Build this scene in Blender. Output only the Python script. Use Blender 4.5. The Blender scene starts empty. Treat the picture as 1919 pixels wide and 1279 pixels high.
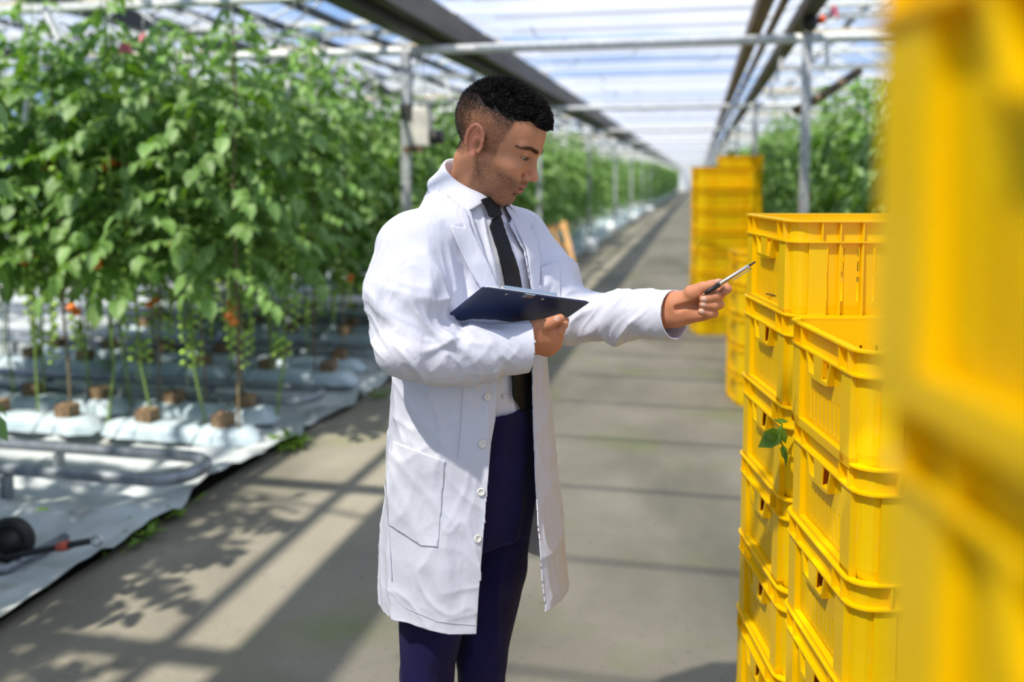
import bpy, bmesh, math, random
import numpy as np
from mathutils import Vector, Matrix, Euler
from mathutils.bvhtree import BVHTree

S = bpy.context.scene
COL = S.collection
PI = math.pi
# ------------------------------------------------------------------ camera
FPX = 1650.0                      # focal length in pixels of the 1919 px wide frame
PITCH = math.radians(4.0)
HOR = 335.0                       # horizon row
CY = HOR + FPX * math.tan(PITCH)  # principal row
YAW = math.atan(350.0 / FPX)      # camera looks this far to the left of the aisle
CAMZ = 1.58
cam_d = bpy.data.cameras.new('camera')
cam = bpy.data.objects.new('camera', cam_d); COL.objects.link(cam)
cam.location = (0, 0, CAMZ)
cam.rotation_euler = (math.radians(90) - PITCH, 0, YAW)
cam_d.sensor_width = 36.0
cam_d.lens = FPX * 36.0 / 1919.0
cam_d.shift_y = -(639.5 - CY) / 1919.0
cam_d.clip_start = 0.02; cam_d.clip_end = 500
cam_d.dof.use_dof = True
cam_d.dof.focus_distance = 1.80
cam_d.dof.aperture_fstop = 1.75
S.camera = cam
# ------------------------------------------------------------------ sky and sun
W = bpy.data.worlds.new('sky'); S.world = W; W.use_nodes = True
wn = W.node_tree.nodes; wl = W.node_tree.links; wn.clear()
wo = wn.new('ShaderNodeOutputWorld'); bg = wn.new('ShaderNodeBackground')
tc = wn.new('ShaderNodeTexCoord'); mp = wn.new('ShaderNodeMapping'); mp.inputs['Scale'].default_value = (1.0, 1.0, 2.6)
nz = wn.new('ShaderNodeTexNoise'); nz.inputs['Scale'].default_value = 3.0; nz.inputs['Detail'].default_value = 8; nz.inputs['Roughness'].default_value = 0.62
rp = wn.new('ShaderNodeValToRGB'); rp.color_ramp.elements[0].position = 0.44; rp.color_ramp.elements[1].position = 0.66
rp.color_ramp.elements[0].color = (0.30, 0.48, 0.84, 1); rp.color_ramp.elements[1].color = (0.92, 0.95, 1.0, 1)
wl.new(tc.outputs['Generated'], mp.inputs['Vector']); wl.new(mp.outputs[0], nz.inputs['Vector']); wl.new(nz.outputs['Fac'], rp.inputs['Fac'])
wl.new(rp.outputs['Color'], bg.inputs['Color']); wl.new(bg.outputs[0], wo.inputs['Surface'])
bg.inputs['Strength'].default_value = 0.95
sun_d = bpy.data.lights.new('sun', 'SUN'); sun = bpy.data.objects.new('sun', sun_d); COL.objects.link(sun)
sun_d.energy = 6.0; sun_d.angle = math.radians(1.1); sun_d.color = (1.0, 0.94, 0.84)
SUNV = Vector((-0.30, -0.52, 0.90)).normalized()       # towards the sun
sun.rotation_euler = SUNV.to_track_quat('Z', 'Y').to_euler(); sun.location = (-6, -3, 12)
S.view_settings.view_transform = 'Standard'; S.view_settings.look = 'None'
S.view_settings.gamma = 1.0; S.view_settings.exposure = 0.50
S.view_settings.use_curve_mapping = False
cy = S.cycles
cy.max_bounces = 9; cy.diffuse_bounces = 5; cy.glossy_bounces = 3; cy.transmission_bounces = 6; cy.transparent_max_bounces = 14
cy.caustics_reflective = False; cy.caustics_refractive = False; cy.sample_clamp_indirect = 6.0

# ------------------------------------------------------------------ frames
CPS, SPS = math.cos(YAW), math.sin(YAW)
def lf(l, f, z=0.0):
    """lateral / forward metres of the viewpoint's heading -> world (the aisle runs along +Y)"""
    return Vector((l * CPS - f * SPS, l * SPS + f * CPS, z))
CPI, SPI = math.cos(PITCH), math.sin(PITCH)
def Q(px, py, f):
    """pixel of the photo at forward distance f -> (l, f, z)"""
    xc = (px - 960.0) / FPX; yc = -(py - CY) / FPX
    fw = CPI + yc * SPI; up = yc * CPI - SPI
    s = f / fw
    return np.array((xc * s, f, CAMZ + up * s))
def ground(px, py):
    xc = (px - 960.0) / FPX; yc = -(py - CY) / FPX
    fw = CPI + yc * SPI; up = yc * CPI - SPI
    s = -CAMZ / up
    return lf(xc * s, fw * s, 0)
def proj(P):
    """(n,3) points in (l,f,z) -> pixels"""
    P = np.asarray(P); l, f, z = P[..., 0], P[..., 1], P[..., 2] - CAMZ
    dep = f * CPI - z * SPI; up = z * CPI + f * SPI
    return 960 + FPX * l / dep, CY - FPX * up / dep
# ------------------------------------------------------------------ materials
def srgb(r, g, b):
    f = lambda c: (c / 255.0) / 12.92 if c / 255.0 <= 0.04045 else (((c / 255.0) + 0.055) / 1.055) ** 2.4
    return (f(r), f(g), f(b), 1.0)
def mat(name, col, rough=0.6, metal=0.0, col2=None, scale=8.0, bump=0.0, bscale=None, trans=0.0, tcol=None, spec=0.5, coord='Object', stretch=(1, 1, 1), rnd=0.0, detail=4.0, contrast=0.3, sheen=0.0):
    m = bpy.data.materials.new(name); m.use_nodes = True
    n, l = m.node_tree.nodes, m.node_tree.links
    b = n['Principled BSDF']; out = n['Material Output']
    b.inputs['Base Color'].default_value = col; b.inputs['Roughness'].default_value = rough; b.inputs['Metallic'].default_value = metal
    b.inputs['Specular IOR Level'].default_value = spec
    if sheen: b.inputs['Sheen Weight'].default_value = sheen
    t = n.new('ShaderNodeTexCoord'); mm = n.new('ShaderNodeMapping'); mm.inputs['Scale'].default_value = stretch
    l.new(t.outputs[coord], mm.inputs['Vector'])
    src = None
    if col2 is not None:
        z = n.new('ShaderNodeTexNoise'); z.inputs['Scale'].default_value = scale; z.inputs['Detail'].default_value = detail
        l.new(mm.outputs[0], z.inputs['Vector'])
        r = n.new('ShaderNodeValToRGB'); r.color_ramp.elements[0].position = 0.5 - contrast / 2; r.color_ramp.elements[1].position = 0.5 + contrast / 2
        r.color_ramp.elements[0].color = col; r.color_ramp.elements[1].color = col2
        l.new(z.outputs['Fac'], r.inputs['Fac']); src = r.outputs['Color']
    if rnd:
        oi = n.new('ShaderNodeObjectInfo'); hs = n.new('ShaderNodeHueSaturation'); mr = n.new('ShaderNodeMapRange')
        mr.inputs['To Min'].default_value = 1 - rnd; mr.inputs['To Max'].default_value = 1 + rnd
        l.new(oi.outputs['Random'], mr.inputs['Value']); l.new(mr.outputs[0], hs.inputs['Value'])
        if src is not None: l.new(src, hs.inputs['Color'])
        else: hs.inputs['Color'].default_value = col
        src = hs.outputs['Color']
    if src is not None: l.new(src, b.inputs['Base Color'])
    if bump:
        z2 = n.new('ShaderNodeTexNoise'); z2.inputs['Scale'].default_value = bscale or scale * 4; z2.inputs['Detail'].default_value = 5
        l.new(mm.outputs[0], z2.inputs['Vector'])
        bp = n.new('ShaderNodeBump'); bp.inputs['Strength'].default_value = bump; bp.inputs['Distance'].default_value = 0.01
        l.new(z2.outputs['Fac'], bp.inputs['Height']); l.new(bp.outputs[0], b.inputs['Normal'])
    if trans:
        tr = n.new('ShaderNodeBsdfTranslucent'); mx = n.new('ShaderNodeMixShader'); mx.inputs[0].default_value = trans
        tr.inputs['Color'].default_value = tcol or col
        if tcol is None and src is not None: l.new(src, tr.inputs['Color'])
        l.new(b.outputs[0], mx.inputs[1]); l.new(tr.outputs[0], mx.inputs[2]); l.new(mx.outputs[0], out.inputs['Surface'])
    return m
# ------------------------------------------------------------------ mesh helpers
class MB:
    """collects vertices and faces"""
    def __init__(s): s.v = []; s.f = []; s.m = []
    def add(s, vs, fs, mi=0):
        o = len(s.v); s.v.extend([tuple(v) for v in vs]); s.f.extend([tuple(i + o for i in f) for f in fs]); s.m.extend([mi] * len(fs)); return s
    def box(s, x0, x1, y0, y1, z0, z1, mi=0, M=None):
        vs = [(x, y, z) for x in (x0, x1) for y in (y0, y1) for z in (z0, z1)]
        if M is not None: vs = [tuple(M @ Vector(v)) for v in vs]
        return s.add(vs, [(0, 1, 3, 2), (4, 6, 7, 5), (0, 4, 5, 1), (2, 3, 7, 6), (0, 2, 6, 4), (1, 5, 7, 3)], mi)
    def tube(s, pts, r, n=8, mi=0, cap=True):
        pts = [Vector(p) for p in pts]; k = len(pts); rs = r if hasattr(r, '__len__') else [r] * k
        vs, fs = [], []; ref = None
        for i, p in enumerate(pts):
            d = (pts[min(i + 1, k - 1)] - pts[max(i - 1, 0)]).normalized()
            if ref is None:
                ref = Vector((0, 0, 1)) if abs(d.z) < 0.9 else Vector((1, 0, 0))
            a = d.cross(ref).normalized(); b = a.cross(d).normalized(); ref = b
            for j in range(n):
                t = 2 * PI * j / n; vs.append(p + (a * math.cos(t) + b * math.sin(t)) * rs[i])
        for i in range(k - 1):
            for j in range(n):
                fs.append((i * n + j, i * n + (j + 1) % n, (i + 1) * n + (j + 1) % n, (i + 1) * n + j))
        if cap:
            fs.append(tuple(range(n))[::-1]); fs.append(tuple((k - 1) * n + j for j in range(n)))
        return s.add(vs, fs, mi)
    def sphere(s, c, r, seg=10, rings=6, mi=0):
        rx, ry, rz = r if hasattr(r, '__len__') else (r, r, r)
        vs = [(c[0], c[1], c[2] + rz)]; fs = []
        for i in range(1, rings):
            a = PI * i / rings
            for j in range(seg):
                b = 2 * PI * j / seg; vs.append((c[0] + rx * math.sin(a) * math.cos(b), c[1] + ry * math.sin(a) * math.sin(b), c[2] + rz * math.cos(a)))
        vs.append((c[0], c[1], c[2] - rz)); L = len(vs) - 1
        for j in range(seg):
            fs.append((0, 1 + j, 1 + (j + 1) % seg)); fs.append((L, 1 + (rings - 2) * seg + (j + 1) % seg, 1 + (rings - 2) * seg + j))
        for i in range(rings - 2):
            for j in range(seg):
                a = 1 + i * seg; fs.append((a + j, a + seg + j, a + seg + (j + 1) % seg, a + (j + 1) % seg))
        return s.add(vs, fs, mi)
    def mesh(s, name, mats, smooth=True):
        me = bpy.data.meshes.new(name); me.from_pydata(s.v, [], s.f)
        for m in (mats if isinstance(mats, (list, tuple)) else [mats]): me.materials.append(m)
        if any(s.m): me.polygons.foreach_set('material_index', s.m)
        if smooth: me.polygons.foreach_set('use_smooth', [True] * len(s.f))
        me.update(); return me
    def build(s, name, mats, parent=None, smooth=False):
        return link(name, s.mesh(name, mats, smooth), parent)
def link(name, data, parent=None):
    o = bpy.data.objects.new(name, data); COL.objects.link(o)
    if parent is not None: o.parent = parent
    return o
def empty(name, loc=(0, 0, 0), rz=0.0):
    o = bpy.data.objects.new(name, None); COL.objects.link(o); o.location = loc; o.rotation_euler = (0, 0, rz); o.empty_display_size = 0.1; return o
def tag(o, label, cat, group=None):
    o['label'] = label; o['category'] = cat
    if group: o['group'] = group
    return o
def struct(o, label=None):
    o['kind'] = 'structure'
    if label: o['label'] = label
    return o
def copy_tree(o, parent=None):
    c = o.copy(); COL.objects.link(c); c.parent = parent
    for ch in KIDS.get(o.name, ()): copy_tree(ch, c)
    return c
KIDS = {}
def register(o):
    KIDS.clear()
    for x in bpy.data.objects:
        if x.parent: KIDS.setdefault(x.parent.name, []).append(x)
def bevel(o, w=0.004, seg=2):
    md = o.modifiers.new('bevel', 'BEVEL'); md.width = w; md.segments = seg; md.limit_method = 'ANGLE'; return o
# value noise in numpy
_rng = np.random.RandomState(7); _LAT = _rng.rand(64, 64, 64).astype(np.float32) * 2 - 1
def vnoise(P, freq=1.0, seed=0):
    P = np.asarray(P, dtype=np.float64) * freq + seed * 17.37
    i = np.floor(P).astype(int); f = P - i; f = f * f * (3 - 2 * f); i &= 63; j = (i + 1) & 63
    x0, y0, z0 = i[..., 0], i[..., 1], i[..., 2]; x1, y1, z1 = j[..., 0], j[..., 1], j[..., 2]
    u, v, w = f[..., 0], f[..., 1], f[..., 2]; A = _LAT
    return ((A[x0, y0, z0] * (1 - u) + A[x1, y0, z0] * u) * (1 - v) + (A[x0, y1, z0] * (1 - u) + A[x1, y1, z0] * u) * v) * (1 - w) + \
           ((A[x0, y0, z1] * (1 - u) + A[x1, y0, z1] * u) * (1 - v) + (A[x0, y1, z1] * (1 - u) + A[x1, y1, z1] * u) * v) * w
# ================================================================== SETTING
M_conc = mat('concrete', srgb(116, 111, 98), 0.85, col2=srgb(144, 138, 122), scale=1.6, bump=0.35, bscale=40, detail=9, contrast=0.55, coord='Object')
def add_layer(m, col, scale, lo, hi, stretch=(1, 1, 1), fac=1.0):
    n, l = m.node_tree.nodes, m.node_tree.links; b = n['Principled BSDF']
    old = b.inputs['Base Color'].links[0].from_socket
    t = n.new('ShaderNodeTexCoord'); mm = n.new('ShaderNodeMapping'); mm.inputs['Scale'].default_value = stretch
    z = n.new('ShaderNodeTexNoise'); z.inputs['Scale'].default_value = scale; z.inputs['Detail'].default_value = 6
    r = n.new('ShaderNodeMapRange'); r.inputs['From Min'].default_value = lo; r.inputs['From Max'].default_value = hi; r.inputs['To Max'].default_value = fac
    mx = n.new('ShaderNodeMix'); mx.data_type = 'RGBA'; mx.inputs['B'].default_value = col
    l.new(t.outputs['Object'], mm.inputs['Vector']); l.new(mm.outputs[0], z.inputs['Vector']); l.new(z.outputs['Fac'], r.inputs['Value'])
    l.new(r.outputs[0], mx.inputs['Factor']); l.new(old, mx.inputs['A']); l.new(mx.outputs['Result'], b.inputs['Base Color'])
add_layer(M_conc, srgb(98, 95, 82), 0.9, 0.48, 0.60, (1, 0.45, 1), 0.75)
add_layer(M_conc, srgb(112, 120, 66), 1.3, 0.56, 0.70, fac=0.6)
add_layer(M_conc, srgb(95, 92, 84), 26, 0.62, 0.72, fac=0.5)
M_soil = mat('soil', srgb(70, 66, 52), 0.95, col2=srgb(52, 60, 34), scale=5, bump=0.8)
M_sheet = mat('ground_film', srgb(202, 208, 210), 0.42, col2=srgb(165, 170, 168), scale=3.5, bump=0.5, bscale=14, trans=0.0, contrast=0.5)
add_layer(M_sheet, srgb(112, 100, 78), 2.3, 0.60, 0.70, fac=0.7)
M_galv = mat('galvanised_steel', srgb(196, 200, 202), 0.38, 0.3, col2=srgb(140, 144, 148), scale=30, bump=0.1)
M_gutter = mat('weathered_gutter', srgb(88, 82, 74), 0.55, 0.35, col2=srgb(58, 54, 50), scale=6, stretch=(1, .2, 1))
M_brown = mat('brown_rail', srgb(120, 98, 70), 0.6, 0.1, col2=srgb(86, 72, 56), scale=9)
M_white = mat('white_paint', srgb(226, 228, 226), 0.45, col2=srgb(200, 202, 202), scale=20)
M_cream = mat('cream_paint', srgb(212, 200, 176), 0.5, col2=srgb(190, 178, 156), scale=9)
M_dark = mat('dark_steel', srgb(58, 56, 54), 0.5, 0.3)
M_pipe = mat('grey_pipe', srgb(150, 156, 162), 0.36, 0.35, col2=srgb(118, 124, 130), scale=12, bump=0.05)
M_black = mat('black_plastic', srgb(24, 24, 26), 0.5)
M_slab = mat('slab_wrap', srgb(196, 210, 216), 0.28, bump=0.6, bscale=22, col2=srgb(168, 186, 194), scale=9)
M_cube = mat('stone_wool', srgb(140, 116, 88), 0.9, col2=srgb(112, 90, 66), scale=30)
M_wood = mat('pine_wood', srgb(214, 168, 108), 0.65, col2=srgb(186, 138, 82), scale=14, stretch=(1, 1, .15), bump=.1)

AX0, AX1 = -2.42, 0.98            # edges of the concrete path
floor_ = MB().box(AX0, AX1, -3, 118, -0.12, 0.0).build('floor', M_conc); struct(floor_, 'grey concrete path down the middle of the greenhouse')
sub = MB().box(-26, 16, -4, 119, -0.3, -0.055).build('floor_soil', M_soil); struct(sub, 'bare soil beneath the growing rows')
def film(name, x0, x1, y0, y1, seed, lab):
    nx, ny = int((x1 - x0) / 0.06), int((y1 - y0) / 0.07)
    X, Y = np.meshgrid(np.linspace(x0, x1, nx), np.linspace(y0, y1, ny), indexing='ij')
    P = np.stack([X, Y, X * 0], -1)
    r = 1 - np.abs(vnoise(P, 2.1, seed)); r2 = 1 - np.abs(vnoise(P, 6.5, seed + 3)); r3 = vnoise(P, 17, seed + 5)
    Z = -0.035 + 0.06 * r ** 4 + 0.045 * r2 ** 4 + 0.010 * r3 + .014 * (1 - np.abs(vnoise(P, 11, seed + 7))) ** 3
    edge = (AX0 if x1 <= 0 else AX1)
    d = np.abs(X - edge)
    X = X + np.where(d < 0.9, (0.13 * vnoise(P, 1.3, seed + 9) + .05 * vnoise(P, 5, seed + 2)) * (1 - d / .9), 0) + (0.05 if x1 <= 0 else -0.05) * (1 - np.clip(d, 0, 1))
    Z = Z + 0.03 * np.exp(-d / 0.12) + 0.012
    V = np.stack([X, Y, Z], -1).reshape(-1, 3)
    idx = np.arange(nx * ny).reshape(nx, ny)
    F = np.stack([idx[:-1, :-1], idx[1:, :-1], idx[1:, 1:], idx[:-1, 1:]], -1).reshape(-1, 4)
    me = bpy.data.meshes.new(name); me.from_pydata(V.tolist(), [], F.tolist()); me.materials.append(M_sheet)
    me.polygons.foreach_set('use_smooth', [True] * len(F)); me.update()
    o = link(name, me); struct(o, lab); return o
film('floor_film', -9.0, AX0 + 0.02, 1.0, 15.0, 1, 'crumpled white plastic film left of the path')
film('floor_film', AX1 - 0.02, 6.0, 2.0, 15.0, 2, 'crumpled white plastic film right of the path')
MB().box(-24, AX0 - .02, 15, 118, -0.05, 0.012).box(AX1 + .02, 15, 15, 118, -0.05, 0.012).build('floor_film', M_sheet)
struct(bpy.data.objects['floor_film.002'], 'white ground film under the far growing rows')

# ---- glass roof: two side roofs of glass panes, diffusing film above the path
def glass_mat(name, col, tr, gl=0.08):
    m = bpy.data.materials.new(name); m.use_nodes = True; n, l = m.node_tree.nodes, m.node_tree.links; n.clear()
    o = n.new('ShaderNodeOutputMaterial'); t = n.new('ShaderNodeBsdfTransparent'); t.inputs['Color'].default_value = (tr, tr, tr, 1)
    g = n.new('ShaderNodeBsdfGlossy'); g.inputs['Roughness'].default_value = 0.08; mx = n.new('ShaderNodeMixShader'); mx.inputs[0].default_value = gl
    l.new(t.outputs[0], mx.inputs[1]); l.new(g.outputs[0], mx.inputs[2]); l.new(mx.outputs[0], o.inputs['Surface']); return m
M_glass = glass_mat('roof_glass', None, 0.94)
def film_mat():
    m = bpy.data.materials.new('shade_film'); m.use_nodes = True; n, l = m.node_tree.nodes, m.node_tree.links; n.clear()
    o = n.new('ShaderNodeOutputMaterial'); t = n.new('ShaderNodeBsdfTransparent'); d = n.new('ShaderNodeBsdfDiffuse'); s = n.new('ShaderNodeBsdfTranslucent')
    oi = n.new('ShaderNodeObjectInfo'); r = n.new('ShaderNodeValToRGB'); r.color_ramp.interpolation = 'CONSTANT'
    r.color_ramp.elements[0].color = srgb(206, 206, 212); r.color_ramp.elements[1].position = .68; r.color_ramp.elements[1].color = srgb(150, 166, 194)
    e = r.color_ramp.elements.new(.86); e.color = srgb(186, 188, 196)
    l.new(oi.outputs['Random'], r.inputs['Fac']); l.new(r.outputs[0], s.inputs['Color'])
    d.inputs['Color'].default_value = srgb(225, 228, 232); t.inputs['Color'].default_value = (1, 1, 1, 1)
    a = n.new('ShaderNodeMixShader'); a.inputs[0].default_value = .74; b = n.new('ShaderNodeMixShader'); b.inputs[0].default_value = .42
    l.new(d.outputs[0], a.inputs[1]); l.new(s.outputs[0], a.inputs[2]); l.new(a.outputs[0], b.inputs[1]); l.new(t.outputs[0], b.inputs[2]); l.new(b.outputs[0], o.inputs['Surface'])
    return m
M_film = film_mat()
rng = random.Random(5)
ceil_ = empty('ceiling'); struct(ceil_, 'white shade film in panels above the path')
pane_ = None
y = -2.6; k = 0
FZ = 3.12
film_me = None
def film_panel(w):
    mb = MB(); n = 6
    vs = []; 
    for i in range(2):
        for j in range(n + 1):
            t = j / n; vs.append((-2.20 if i == 0 else 0.58, (t - .5) * w, -0.05 * math.sin(PI * t)))
    mb.add(vs, [(j, j + 1, n + 2 + j, n + 1 + j) for j in range(n)]); return mb.mesh('film_panel', M_film)
FM = [film_panel(0.78), film_panel(0.60), film_panel(0.92)]
while y < 112:
    me = FM[k % 3]; w = (0.78, 0.60, 0.92)[k % 3]
    o = link('panel', me, ceil_); o.location = (0, y + w / 2, FZ + rng.uniform(-.02, .02)); o.rotation_euler = (rng.uniform(-.02, .02), 0, 0)
    y += w - 0.004; k += 1
mb = MB(); y = -2.6
while y < 112: mb.box(-2.0, .55, y, y + .02, FZ + .03, FZ + .06); y += .86
b_ = mb.build('screen_wires', M_dark, ceil_); b_['kind'] = 'stuff'
# thin creases: cables drooping under the film
for i in range(26):
    x = rng.uniform(-1.7, .35); yy = rng.uniform(4, 22); a = rng.uniform(-.3, .3)
    MB().tube([(x, yy, FZ - .06), (x + a * .3, yy + .35, FZ - .11), (x + a, yy + .9, FZ - .05)], .006, 5).build('cord', M_galv, ceil_)

def roof(name, spans, lab, y1=112):
    rt = empty(name); struct(rt, lab)
    for (xa, xb, z0, zr) in spans:
        xm = (xa + xb) / 2
        for (p, q, za, zb) in ((xa, xm, z0, zr), (xm, xb, zr, z0)):
            yy = -3.0
            me = MB().add([(p, 0, za), (q, 0, zb), (q, 1.58, zb), (p, 1.58, za)], [(0, 1, 2, 3)]).mesh('pane', M_glass)
            while yy < 40:
                o = link('pane', me, rt); o.location = (0, yy, 0); yy += 1.6
            MB().add([(p, yy, za), (q, yy, zb), (q, y1, zb), (p, y1, za)], [(0, 1, 2, 3)]).build('pane', M_glass, rt)
            me = MB().tube([(p, 0, za - .01), (q, 0, zb - .01)], .018, 6).mesh('glazing_bar', M_white); yy = -3.0
            while yy < 60:
                o = link('glazing_bar', me, rt); o.location = (0, yy, 0); yy += 1.6 if yy < 30 else 3.2
        MB().box(xm - .03, xm + .03, -3, y1, zr - .03, zr + .05).build('ridge', M_dark, rt)
    return rt
roof('ceiling_glass', [(-5.6, -2.2, 3.25, 3.95), (-8.8, -5.6, 3.25, 3.95), (-12, -8.8, 3.25, 3.95)], 'glass roof over the left growing rows')
roof('ceiling_glass', [(0.6, 3.8, 3.25, 3.95), (3.8, 7.0, 3.25, 3.95)], 'glass roof over the right growing rows')

# ---- gutters and long rails along the aisle
g = empty('gutter_beam'); tag(g, 'wide dark gutter beam running along the left side of the path overhead', 'beam')
MB().box(-2.42, -2.27, -3, 112, 2.74, 2.96).build('channel', M_gutter, g)
MB().box(-2.22, -2.11, -3, 112, 2.80, 3.02).build('channel', M_gutter, g)
MB().box(-2.28, -2.21, -3, 112, 2.86, 2.90).build('web', M_dark, g)
for x, z, w, h, m, nm, lab in ((0.44, 2.86, .10, .12, M_brown, 'roof_rail', 'brown overhead rail nearest the middle of the path on the right'),
                         (0.60, 2.90, .05, .05, M_brown, 'cable_rail', 'thin brown rail between the two thicker rails overhead on the right'),
                         (0.78, 2.84, .12, .10, M_gutter, 'gutter_beam', 'dark gutter beam on top of the right hand posts')):
    o = MB().box(x - w / 2, x + w / 2, -3, 112, z - h / 2, z + h / 2).build(nm, m); tag(o, lab, 'beam')
for x in (-5.6, -8.8):
    o = MB().box(x - .06, x + .06, -3, 112, 3.08, 3.26).build('roof_gutter', M_dark); tag(o, 'narrow dark roof gutter far above the left rows, %s' % ('nearer the path' if x > -6 else 'further from the path'), 'gutter')
# ---- portals
PY = [7.2 + 6.4 * i for i in range(17)]
mpost = MB().box(-.035, .035, -.035, .035, 0, 2.7).mesh('shaft', M_galv, False)
mfoot = MB().box(-.06, .06, -.06, .06, 0, .012).mesh('foot_plate', M_galv, False)
mtube = MB().tube([(-12, 0, 0), (9, 0, 0)], .038, 10).mesh('cross_tube', M_white)
ORD = ['first', 'second', 'third', 'fourth', 'fifth', 'sixth', 'seventh', 'eighth', 'ninth', 'tenth', 'eleventh', 'twelfth']
for i, yy in enumerate(PY):
    for sx, side in ((-2.45, 'left'), (0.80, 'right')):
        p = empty('steel_post', (sx, yy, 0))
        if i < 8: tag(p, '%s galvanised steel post from the camera on the %s edge of the path' % (ORD[i], side), 'post')
        else: tag(p, 'tiny steel post near the far end on the %s edge of the path' % side, 'post', 'far posts on the %s' % side)
        link('shaft', mpost, p); link('foot_plate', mfoot, p)
    t = link('cross_tube', mtube); t.location = (0, yy, 2.66)
    if i < 5: tag(t, '%s white tube from the camera crossing overhead between the posts' % ORD[i], 'tube')
    else: tag(t, 'distant white tube crossing high over the path', 'tube', 'far cross tubes')
# ---- trusses above the growing rows, every 3.2 m
def truss(x0, x1, yy, nm='roof_truss'):
    t = empty(nm, (0, yy, 0))
    return t
ml = {}
for (x0, x1, side) in ((-12, -2.3, 'left'), (0.9, 7.0, 'right')):
    top = MB().box(x0, x1, -.03, .03, 3.16, 3.23).mesh('top_chord', M_cream, False)
    bot = MB().box(x0, x1, -.025, .025, 2.80, 2.85).mesh('bottom_chord', M_galv, False)
    mb = MB(); x = x0 + .4; s = 1
    while x < x1 - .3:
        mb.tube([(x, 0, 2.83), (x + .5, 0, 3.18)] if s > 0 else [(x, 0, 3.18), (x + .5, 0, 2.83)], .012, 5); x += .5; s = -s
    web = mb.mesh('web_rods', M_galv)
    for i in range(24):
        yy = 4.0 + 3.2 * i
        t = empty('roof_truss', (0, yy, 0))
        if i < 4: tag(t, '%s cream topped roof truss from the camera above the %s rows' % (ORD[i], side), 'truss')
        else: tag(t, 'distant cream topped roof truss above the %s rows' % side, 'truss', 'far trusses on the %s' % side)
        link('top_chord', top, t); link('bottom_chord', bot, t); link('web_rods', web, t)
# white purlin tubes across the side bays between trusses
for (x0, x1, side) in ((-12, -2.5, 'left'), (1.0, 7.0, 'right')):
    me = MB().box(x0, x1, -.045, .045, 0, .05).mesh('shade_rail', M_white, False)
    for i in range(18):
        o = link('shade_rail', me); o.location = (0, 8.9 + 1.6 * i, 2.80 if i % 2 else 3.20)
        if i < 3: tag(o, '%s flat white rail from the camera across the roof above the %s rows' % (ORD[i], side), 'rail')
        else: tag(o, 'distant flat white rail across the roof above the %s rows' % side, 'rail', 'far white rails on the %s' % side)
for k, yy in enumerate((5.7, 2.5, .9, -.7)):
    o = MB().box(-12, -2.45, yy - .05, yy + .05, 2.80, 2.85).build('shade_rail', M_white)
    tag(o, 'flat white rail over the nearest left rows, %s' % ('just past the first truss' if k == 0 else 'above and behind the viewpoint'), 'rail', 'near white rails')
for k, xx in enumerate((-2.75, -3.3, -3.9)):
    o = MB().box(xx - .03, xx + .03, -3, 60, 2.99, 3.05).build('roof_purlin', M_dark)
    tag(o, '%s dark roof purlin running along the left rows' % ('nearest to the path of the three' if k == 0 else ('middle of the three' if k == 1 else 'furthest from the path')), 'purlin')
# end wall and side walls far off
M_endw = mat('end_wall', srgb(235, 236, 236), .6, trans=.5)
struct(MB().box(-26, 16, 112, 112.2, 0, 3.9).build('wall_far', M_endw), 'pale end wall of the greenhouse')
# low supply pipes on the left posts
for i in range(9):
    yy = 7.2 + 6.4 * i if i else 7.2
    o = empty('supply_pipe', (0, yy + .02, 0)); x1 = -2.42
    MB().tube([(-9, 0, .52), (x1, 0, .52)], .035, 8).build('tube', M_white, o, True)
    MB().box(x1 - .06, x1 + .05, -.06, .06, .47, .57).build('end_cap', M_white, o)
    if i < 3: tag(o, 'horizontal white supply pipe at knee height ending at the %s left post' % ORD[i], 'pipe')
    else: tag(o, 'distant white supply pipe at knee height by the left posts', 'pipe', 'far supply pipes')
# ================================================================== CRATES
M_yel = mat('yellow_plastic', srgb(255, 218, 0), 0.36, col2=srgb(254, 208, 0), scale=5, trans=0.22, tcol=srgb(255, 196, 0), rnd=0.05, bump=0.04, bscale=60, spec=0.35)
add_layer(M_yel, srgb(238, 204, 92), 34, 0.66, 0.76, (1, 1, .25), .5)
HX, HY, CR = 0.286, 0.186, 0.032
def side_samples(L, slots, w):
    s = {-L, L}
    for c in slots: s.add(round(c - w / 2, 5)); s.add(round(c + w / 2, 5))
    return sorted(s)
SL_S = [round(-.077 + .022 * i, 4) for i in range(8)]; SL_L = [round(-.21 + .035 * i, 4) for i in range(13)]
def perimeter():
    """list of (x, y, nx, ny, tag, s) counter-clockwise; tag: side id or None on corners"""
    P = []
    LL, LS = HX - CR, HY - CR
    xs = side_samples(LL, SL_L, .006); ys = side_samples(LS, SL_S, .007)
    ys = sorted(set(ys) | {-.04, .04})
    def corner(cx, cy, a0):
        for k in range(1, 5):
            a = a0 + PI / 2 * k / 5; P.append((cx + CR * math.cos(a), cy + CR * math.sin(a), math.cos(a), math.sin(a), None, 0))
    for x in xs: P.append((x, -HY, 0, -1, 'L', x))
    corner(LL, -LS, -PI / 2)
    for y in ys: P.append((HX, y, 1, 0, 'S', y))
    corner(LL, LS, 0)
    for x in xs[::-1]: P.append((x, HY, 0, 1, 'L', x))
    corner(-LL, LS, PI / 2)
    for y in ys[::-1]: P.append((-HX, y, -1, 0, 'S', y))
    corner(-LL, -LS, PI)
    return P
PER = perimeter(); NP_ = len(PER)
def off(p, o, z): return (p[0] + p[2] * o, p[1] + p[3] * o, z)
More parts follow.
